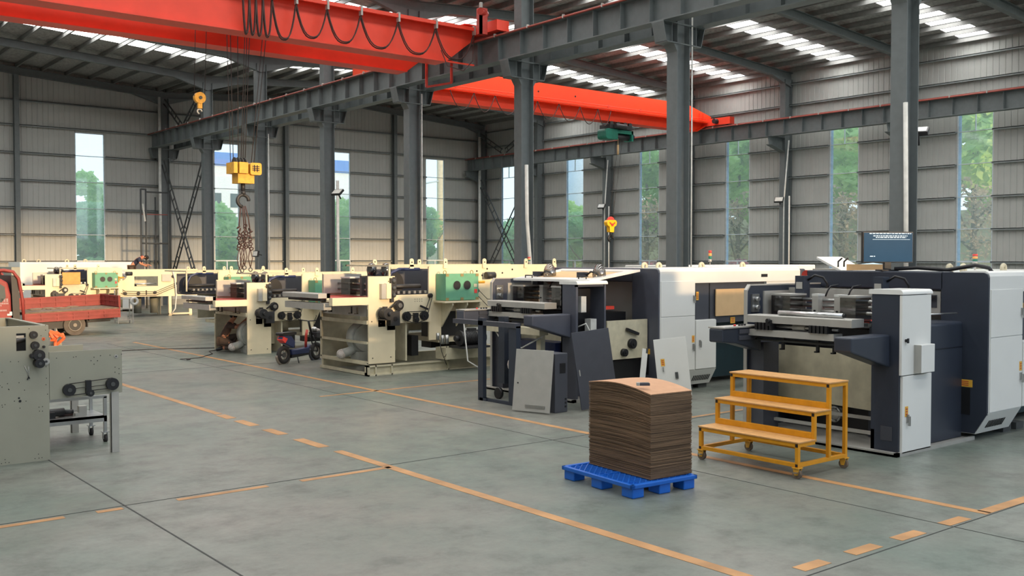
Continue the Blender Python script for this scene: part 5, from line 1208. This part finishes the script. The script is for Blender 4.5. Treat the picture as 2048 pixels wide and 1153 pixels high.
# black cable on the floor
tag(MB().tube([onZ(166, 706, .01), onZ(300, 699, .01), onZ(440, 696, .01)], .012, 6).build('floor_cable', M['rope']), 'black cable lying straight across the floor towards the crouching man', 'cable')
tag(MB().tube([onZ(360, 719, .01), onZ(400, 716, .01), onZ(425, 708, .01), onZ(418, 703, .01), onZ(436, 700, .01)], .01, 6).sph(tuple(onZ(377, 719, .02)), (.06, .05, .025), 8, 6).build('coiled_cable', M['rope']), 'thin looping cable with a small black plug near the crouching man', 'cable')

# ================================================================== SCOOTER
sc = thing('electric_scooter', 'small blue and black electric scooter with spoked wheels parked between two cream machines', 'scooter', tuple(onZ(567, 729, 0)), math.radians(22))
WB = 1.16
for x, nm in ((0, 'rear_wheel'), (WB, 'front_wheel')):
    w_ = MB().ring((x, 0, .22), (0, 1, 0), .165, .052, 26, 10).build(nm, M['rubber'], sc); MB().ring((x, 0, .22), (0, 1, 0), .11, .014, 20, 6).build('rim', M['rim'], w_)
    MB().cyl((x, -.04, .22), (x, .04, .22), .06 if x == 0 else .03, 14).build('hub', M['steel_dark'], w_)
    mb = MB()
    for k in range(5): g = k*2*PI/5; mb._bar((x, 0, .22), (x+.11*math.cos(g), 0, .22+.11*math.sin(g)), .022)
    mb.build('spokes', M['alu'], w_)
MB().prism([(.22, .2), (.8, .2), (.88, .42), (.78, .34), (.34, .32), (.18, .34)], 'y', -.09, .09).build('footboard', M['scooter_blue'], sc, bevel=.015)
MB().prism([(.2, .13), (.8, .16), (.8, .2), (.2, .2)], 'y', -.08, .08).build('battery_tray', M['black'], sc)
MB().prism([(-.12, .6), (.0, .48), (.28, .36), (.34, .5), (.2, .66), (-.05, .7)], 'y', -.08, .08).build('seat_body', M['scooter_blue'], sc, bevel=.02)
MB().prism([(-.12, .58), (-.02, .5), (.06, .6), (-.08, .66)], 'y', -.085, .085).build('tail_light', M['red_mark'], sc)
MB().prism(rounded(-.14, .34, .68, .75, .03, 'tl tr bl br'), 'y', -.11, .11).build('seat', M['black'], sc)
MB().ring((0, 0, .22), (0, 1, 0), .235, .03, 16, 6, .35*PI, 1.25*PI).build('rear_mudguard', M['rim'], sc)
MB().ring((WB, 0, .22), (0, 1, 0), .24, .035, 14, 6, .55*PI, 1.35*PI).build('front_mudguard', M['charcoal'], sc)
for y in (-.06, .06): MB().tube([(WB, y, .22), (WB-.1, y, .5), (WB-.16, y*.6, .62)], .018, 6).build('fork_leg', M['motor_dark'], sc)
MB().tube([(WB-.14, 0, .56), (WB-.22, 0, .82), (WB-.27, 0, .98)], .028, 8).build('steering_column', M['black'], sc)
MB().tube([(.78, 0, .3), (.80, 0, .62), (.84, 0, .76)], .032, 8).build('front_frame', M['machine_red'], sc)
MB().tube([(WB-.3, -.3, 1.0), (WB-.27, -.15, .98), (WB-.25, 0, .97), (WB-.27, .15, .98), (WB-.3, .3, 1.0)], .014, 7).build('handlebar', M['black'], sc)
MB().sph((WB-.06, 0, .76), (.07, .08, .06), 12, 8).build('headlamp', M['silver'], sc); MB().box(WB-.12, WB+.1, -.13, .13, .55, .7).build('front_basket', M['motor_dark'], sc, bevel=.02); MB().sph((WB+.02, .02, .73), (.12, .1, .05), 10, 6).build('wrapped_bundle', M['bag_plastic'], sc)
MB().tube([(.2, .02, .3), (.12, .08, .2), (.2, .1, .12)], .02, 6).build('swing_arm', M['alu'], sc); MB().tube([(.42, -.06, .14), (.36, -.16, .0)], .014, 6).build('kick_stand', M['black'], sc)
for s in (-1, 1): MB().tube([(WB-.3, s*.22, 1.0), (WB-.28, s*.25, 1.08), (WB-.3, s*.27, 1.12)], .008, 5).build('mirror_stalk', M['black'], sc)

# ================================================================== PEOPLE
def skin_mesh(name, V, E_, root, m, parent, sub=1, label=None):
    me = bpy.data.meshes.new(name); keys = list(V); idx = {k: i for i, k in enumerate(keys)}
    me.from_pydata([V[k][0] for k in keys], [(idx[a], idx[b_]) for a, b_ in E_], []); bm = bmesh.new(); bm.from_mesh(me); ly = bm.verts.layers.skin.verify(); bm.verts.ensure_lookup_table()
    for k in keys:
        r = V[k][1]; r = r if isinstance(r, tuple) else (r, r); bm.verts[idx[k]][ly].radius = r; bm.verts[idx[k]][ly].use_root = (k == root)
    bm.to_mesh(me); bm.free(); me.materials.append(m); o = bpy.data.objects.new(name, me); C.objects.link(o); o.parent = parent
    s = o.modifiers.new('skin', 'SKIN'); s.use_smooth_shade = True; q = o.modifiers.new('sub', 'SUBSURF'); q.levels = q.render_levels = sub; return o
def person(lab, loc, rz, J, shirt, trous, collar=None, cap=None):
    """J: joint positions in the person's own frame, x forward, y to the left, z up"""
    p = thing('person', lab, 'person', loc, rz); Vv = lambda k: Vector(J[k])
    V = {'pelvis': (Vv('pelvis'), (.14, .11)), 'waist': (Vv('pelvis').lerp(Vv('chest'), .5), (.125, .10)), 'chest': (Vv('chest'), (.15, .11)), 'neck': (Vv('neck'), .06)}
    hd = (Vv('head')-Vv('neck')).normalized(); V['jaw'] = (Vv('neck')+hd*.09+Vector((.02, 0, 0)), .075); V['skull'] = (Vv('head'), .098); V['crown'] = (Vv('head')+hd*.07, .07)
    E_ = [('pelvis', 'waist'), ('waist', 'chest'), ('chest', 'neck'), ('neck', 'jaw'), ('jaw', 'skull'), ('skull', 'crown')]
    for s, sd in (('l', 1), ('r', -1)):
        for k, r in (('sho', .062), ('elb', .042), ('wri', .028), ('hip', .095), ('knee', .06), ('ank', .042), ('toe', .034)): V[k+s] = (Vv(k+s), r)
        E_ += [('chest', 'sho'+s), ('sho'+s, 'elb'+s), ('elb'+s, 'wri'+s), ('pelvis', 'hip'+s), ('hip'+s, 'knee'+s), ('knee'+s, 'ank'+s), ('ank'+s, 'toe'+s)]
        d = (Vv('wri'+s)-Vv('elb'+s)).normalized(); sdv = d.cross(Vector((0, 0, 1))).normalized(); pm = Vv('wri'+s)+d*.07; V['palm'+s] = (pm, (.036, .018)); E_.append(('wri'+s, 'palm'+s))
    body = skin_mesh('body', V, E_, 'pelvis', M['skin'], p, 2)
    for s in 'lr':
        d = (Vv('wri'+s)-Vv('elb'+s)).normalized(); sdv = d.cross(Vector((0, 0, 1))).normalized(); pm = Vv('wri'+s)+d*.06; dn = d.cross(sdv)
        for i, (o_, l_) in enumerate(((-.03, .062), (-.01, .074), (.01, .07), (.03, .054))):
            b0 = pm+sdv*o_+d*.02; MB().tube([b0, b0+d*l_*.55, b0+d*l_*.85-Vector((0, 0, .02)), b0+d*l_-Vector((0, 0, .04))], [.0095, .009, .008, .006], 6).build('finger', M['skin'], p)
        b0 = pm-sdv*.03; MB().tube([b0-d*.02, b0-sdv*.03+d*.015, b0-sdv*.035+d*.045], [.011, .01, .007], 6).build('thumb', M['skin'], p)
    # clothes
    g = .018
    Sh = {k: (V[k][0], tuple(x+g for x in (V[k][1] if isinstance(V[k][1], tuple) else (V[k][1],)*2))) for k in ('pelvis', 'waist', 'chest', 'shol', 'shor')}
    Sh['nk'] = (Vv('chest').lerp(Vv('neck'), .75), .075); E2 = [('pelvis', 'waist'), ('waist', 'chest'), ('chest', 'nk'), ('chest', 'shol'), ('chest', 'shor')]
    for s in 'lr': Sh['sl'+s] = (Vv('sho'+s).lerp(Vv('elb'+s), .75), .062); E2.append(('sho'+s, 'sl'+s))
    skin_mesh('shirt', Sh, E2, 'pelvis', M[shirt], p, 2)
    Tr = {'pelvis': (V['pelvis'][0], (.165, .135))}; E3 = []
    for s in 'lr':
        Tr['hip'+s] = (V['hip'+s][0], .115); Tr['knee'+s] = (V['knee'+s][0], .08); Tr['ank'+s] = (V['ank'+s][0].lerp(V['knee'+s][0], .12), .062); E3 += [('pelvis', 'hip'+s), ('hip'+s, 'knee'+s), ('knee'+s, 'ank'+s)]
    skin_mesh('trousers', Tr, E3, 'pelvis', M[trous], p, 2)
    for s in 'lr':
        a, b_ = Vv('ank'+s), Vv('toe'+s); MB().tube([a+Vector((0, 0, -.0))-(b_-a)*.25, a.lerp(b_, .5), b_+(b_-a)*.2], [.045, .05, .035], 8).build('shoe', M['black'], p)
    h = Vv('head'); f = Vector(J['face']).normalized(); sdv = f.cross(hd).normalized(); c = h+hd*.045-f*.022
    hb = MB().sph(tuple(c), (.108, .104, .1), 14, 10); hb.build('hair', M['hair'], p)
    nb = h+f*.098; MB().tube([nb+hd*.02, nb+f*.018-hd*.02], [.009, .015], 6).build('nose', M['skin'], p)
    for q in (-1, 1):
        MB().sph(tuple(h+f*.09+sdv*.033*q+hd*.012), .011, 8, 6).build('eye', M['black'], p); MB().sph(tuple(h+sdv*.098*q-hd*.01), (.018, .018, .03), 8, 6).build('ear', M['skin'], p)
    m0 = h+f*.088-hd*.048; MB().tube([m0-sdv*.022, m0+f*.006, m0+sdv*.022], .005, 5).build('mouth', M['collar_red'], p)
    if collar: MB().ring(tuple(Vv('neck').lerp(Vv('chest'), .15)), tuple(hd), .066, .022, 14, 6).build('collar', M[collar], p)
    if cap: MB().sph(tuple(h+hd*.055), (.112, .112, .075), 14, 8).build('cap', M[cap], p)
    return p
# leaning worker, standing on the deck of the belt frame
person('person in a navy shirt with a red collar bending over the long cream belt frame', (14.12, 43.75, 1.27), math.radians(-25),
 dict(pelvis=(0, 0, .86), chest=(.30, 0, 1.2), neck=(.44, 0, 1.27), head=(.57, 0, 1.25), face=(.75, 0, -.65), shol=(.30, .19, 1.2), shor=(.32, -.19, 1.18), elbl=(.42, .24, .96), elbr=(.38, -.27, .98), wril=(.66, .12, .93), wrir=(.58, -.16, .90),
  hipl=(0, .1, .82), hipr=(0, -.1, .82), kneel=(.06, .12, .45), kneer=(.04, -.12, .45), ankl=(-.02, .12, .07), ankr=(-.03, -.12, .07), toel=(.14, .13, .04), toer=(.13, -.13, .04)), 'shirt_navy', 'trousers', 'collar_red')
# crouching worker at the feed end of the second cream machine
person('person in brown work clothes crouching with arms raised inside the cream feed end', (10.72, 25.62, 0), math.radians(-30),
 dict(pelvis=(-.08, 0, .30), chest=(.10, 0, .68), neck=(.16, 0, .80), head=(.22, 0, .93), face=(.9, 0, .25), shol=(.10, .19, .70), shor=(.12, -.19, .70), elbl=(.34, .22, .66), elbr=(.36, -.24, .64), wril=(.52, .12, .84), wrir=(.56, -.14, .80),
  hipl=(-.06, .1, .28), hipr=(-.06, -.1, .28), kneel=(.30, .16, .42), kneer=(.34, -.14, .12), ankl=(.06, .16, .07), ankr=(-.08, -.14, .09), toel=(.2, .17, .04), toer=(-.2, -.14, .05)), 'shirt_brown', 'trousers')

# ================================================================== SCAFFOLD IN THE REAR CORNER
sf = thing('scaffold_tower', 'tall narrow dark tube scaffold behind the bending worker', 'scaffold', tuple(onY(290, 545, 50.0)*1)); sf.location.z = 0
a = onY(283, 540, 50).x; c = onY(293, 540, 50).x; d_ = onY(338, 540, 50).x; zt = onY(283, 378, 50).z; z2 = onY(300, 384, 50).z
for (x, y, z1_) in ((a, 50, zt), (c, 50.0, zt), (d_, 50, z2), (onY(312, 540, 51).x, 51, z2-.2), (d_+.25, 50.4, z2)): MB().cyl((x, y, 0), (x, y, z1_), .045, 8).build('upright', M['steel_dark'], sf, world=True)
for (xa, xb, v, y) in ((a, c, 379, 50), (c, d_, 384, 50), (a, d_, 429, 50), (a, d_, 487, 50)): z = onY(290, v, y).z; MB().cyl((xa, y, z), (xb, y, z), .04 if v != 429 else .02, 8).build('crossbar', M['steel_dark' if v != 429 else 'rail_red'], sf, world=True)
MB()._bar(onY(285, 408, 49.9), onY(290, 443, 49.9), .07).build('white_strip', M['white_plastic'], sf, world=True)

# ================================================================== OUTSIDE THE WINDOWS
rnd = random.Random(21)
def crown_mesh(name, n, R, m, leaf=.16, seed=1):
    r = random.Random(seed); v = []; f = []
    blobs = [(Vector((r.gauss(0, .45)*R[0], r.gauss(0, .45)*R[1], r.uniform(-.75, .85)*R[2])), r.uniform(.3, .5)) for _ in range(16)]
    for i in range(n):
        c, br = r.choice(blobs); d = Vector((r.gauss(0, 1), r.gauss(0, 1), r.gauss(0, 1))).normalized(); p = c+Vector((d.x*R[0]*br, d.y*R[1]*br, d.z*R[2]*br*.8))*r.uniform(.7, 1)
        u = Vector((r.gauss(0, 1), r.gauss(0, 1), r.gauss(0, .6))).normalized(); w_ = u.orthogonal().normalized(); s = leaf*r.uniform(.7, 1.3); k = len(v)
        v += [tuple(p-u*s), tuple(p-w_*s*.55), tuple(p+u*s), tuple(p+w_*s*.55)]; f.append((k, k+1, k+2, k+3))
    me = bpy.data.meshes.new(name); me.from_pydata(v, [], f); me.materials.append(m); return me
CM = [crown_mesh('crown', 7000, (2.6, 2.6, 2.9), M['leaf'], .2, 1), crown_mesh('crown', 5200, (2.4, 2.4, 2.6), M['leaf_dark'], .2, 2), crown_mesh('crown', 1500, (2.2, 2.2, 2.2), M['leaf_brown'], .13, 3)]
def tree(lab, x, y, kind, zc, s=1.0, grp=None):
    t = thing('tree', lab, 'tree', (x, y, -.12), rnd.uniform(0, 6), grp); o = bpy.data.objects.new('crown', CM[kind]); C.objects.link(o); o.parent = t; o.location = (0, 0, zc); o.scale = (s, s, s); o['kind'] = 'stuff'
    mb = MB().tube([(0, 0, 0), (.05, 0, zc*.5), (0, .08, zc), (.1, 0, zc+1.8)], [.2, .15, .1, .04], 8)
    mb.build('trunk', M['bark'], t)
    for k in range(5):
        g = k*1.3; z = zc*.55+k*.5; MB().tube([(0, 0, z), (math.cos(g)*.9, math.sin(g)*.9, z+.9), (math.cos(g)*1.5, math.sin(g)*1.5, z+1.9)], [.07, .045, .015], 6).build('branch', M['bark'], t)
RT = [(48.5, 31.2, 0, 7.9, 1.2, 'leafy green tree outside the window left of the monitor'), (49.0, 38.9, 0, 7.7, 1.15, 'soft green tree outside the window above the middle of the long white machine'),
 (48.6, 46.2, 0, 7.0, 1.1, 'light green tree outside the window just right of the yellow hook'), (49.5, 53.2, 1, 4.0, .95, 'green tree outside the window left of the yellow hook'),
 (52.5, 57.5, 1, 4.0, 1.0, 'low green tree left of the white tank outside the right wall'), (51, 62.5, 1, 3.6, 1.1, 'low green tree outside the window beside the far right corner'),
 (48.2, 23.9, 0, 8.0, 1.25, 'tallest bright green tree, filling the rightmost window'), (54.5, 43.2, 1, 7.6, 1.2, 'green tree standing behind the others, seen between the two middle right windows'),
 (55.5, 60.6, 0, 4.4, 1.0, 'green tree before the white tank outside the right wall'), (54.5, 34.9, 1, 8.2, 1.2, 'tall green tree behind the one left of the monitor window')]
for i, (x, y, k, zc, s, lab) in enumerate(RT): tree(lab, x, y, k, zc, s, 'trees outside the right wall')
for (x, y, lab) in ((45, 29.1, 'sparse brownish tree low outside the window left of the monitor'), (45.3, 42.9, 'sparse brownish tree low outside the window right of the yellow hook'), (45.2, 35.9, 'sparse brownish tree low outside the window above the middle of the long white machine'), (45.4, 22.4, 'sparse brownish tree low outside the rightmost window')): tree(lab, x, y, 2, 4.2, .9, 'sparse trees outside the right wall')
BT = [(16.8, 59, 1, 3.7, 1.0, 'green tree outside the leftmost back wall window'), (19.8, 60.5, 0, 5.0, 1.0, 'taller pale green tree at the right edge of the leftmost back wall window'), (25.2, 60, 0, 3.0, 1.05, 'green tree below the blue-topped factory, left of the hanging slings'),
 (28.5, 61, 1, 2.6, 1.0, 'dark green tree outside, behind the slings'), (33.5, 60.5, 0, 3.4, 1.05, 'green tree outside the window right of the black floodlight'), (40.0, 59.6, 1, 4.6, .8, 'green tree left of the tan post outside the rearmost back window'), (44.5, 61.5, 0, 4.0, .9, 'green tree right of the tan post outside the back wall'),
 (22.5, 66, 1, 2.6, 1.0, 'dark green tree further back left of the hook block'), (37, 66, 1, 2.6, 1.0, 'dark green tree further back behind the rear windows')]
for i, (x, y, k, zc, s, lab) in enumerate(BT): tree(lab, x, y, k, zc, s, 'trees outside the back wall')
# building with a blue band behind the back wall
bd = thing('factory_building', 'distant white factory with a blue roof band, seen through the back wall windows', 'building', (60, 130, -.12))
x0_, x1_, y_ = onY(380, 400, 130).x, onY(705, 400, 130).x, 130.0
MB().box(x0_, x1_, y_, y_+14, 0, 16.5).build('walls', M['house_white'], bd, world=True); MB().box(x0_-.3, x1_+.3, y_-.3, y_+14.3, 15.0, 16.8).build('blue_band', M['house_blue'], bd, world=True)
for k in range(int((x1_-x0_)/4.1)):
    for z in (2.2, 5.8, 9.4): MB().box(x0_+1.5+k*4.1, x0_+4.3+k*4.1, y_-.1, y_, z, z+1.9).build('window', M['teal_dark'], bd, world=True)
ps = thing('lamp_post', 'thick tan post outside the rearmost back wall window', 'post', (41.9, 60.5, -.12)); MB().cyl((0, 0, 0), (0, 0, 14), .28, 16).build('shaft', M['house_tan'], ps); MB().tube([(0, 0, 8.3), (-1.2, -.4, 8.1), (-2.6, -.8, 7.8)], .06, 6).build('arm', M['window_white'], ps)
tn = thing('storage_tank', 'tall white cylindrical tank outside the second right wall window from the corner', 'tank', (75, 78, -.12)); MB().cyl((0, 0, 0), (0, 0, 17), 4.2, 40).build('shell', M['tank_white'], tn); MB().cyl((0, 0, 17), (0, 0, 18.4), 4.2, 40, r2=.6).build('roof', M['tank_white'], tn)
fence_ = thing('boundary_wall', 'pale yellow boundary wall low outside the right wall windows', 'wall', (58, 40, -.12)); MB().box(58, 58.3, 0, 90, -.12, 3.4).build('wall', M['house_tan'], fence_, world=True); MB().box(57.9, 58.4, 0, 90, 3.4, 3.55).build('coping', M['concrete'], fence_, world=True)
MB().box(59, 66, 27, 70, -.12, 5.4).build('shed_wall', M['house_tan'], fence_, world=True)
for (x, y, lab) in ((43.5, 34.4, 'purple-pink blossoming shrub below the window above the long white machine'), (43.5, 27.9, 'purple-pink blossoming shrub below the window left of the monitor'), (43.5, 41.0, 'purple-pink blossoming shrub below the window right of the yellow hook')):
    t = thing('blossom_shrub', lab, 'shrub', (x, y, -.12), group='blossom shrubs outside the right wall')
    o = bpy.data.objects.new('foliage', crown_mesh('foliage', 1400, (1.2, 1.2, 1.0), M['blossom'], .1, int(x*3+y))); C.objects.link(o); o.parent = t; o.location = (0, 0, 1.5); o['kind'] = 'stuff'; MB().tube([(0, 0, 0), (0, 0, 1.4)], .06, 6).build('stem', M['bark'], t)
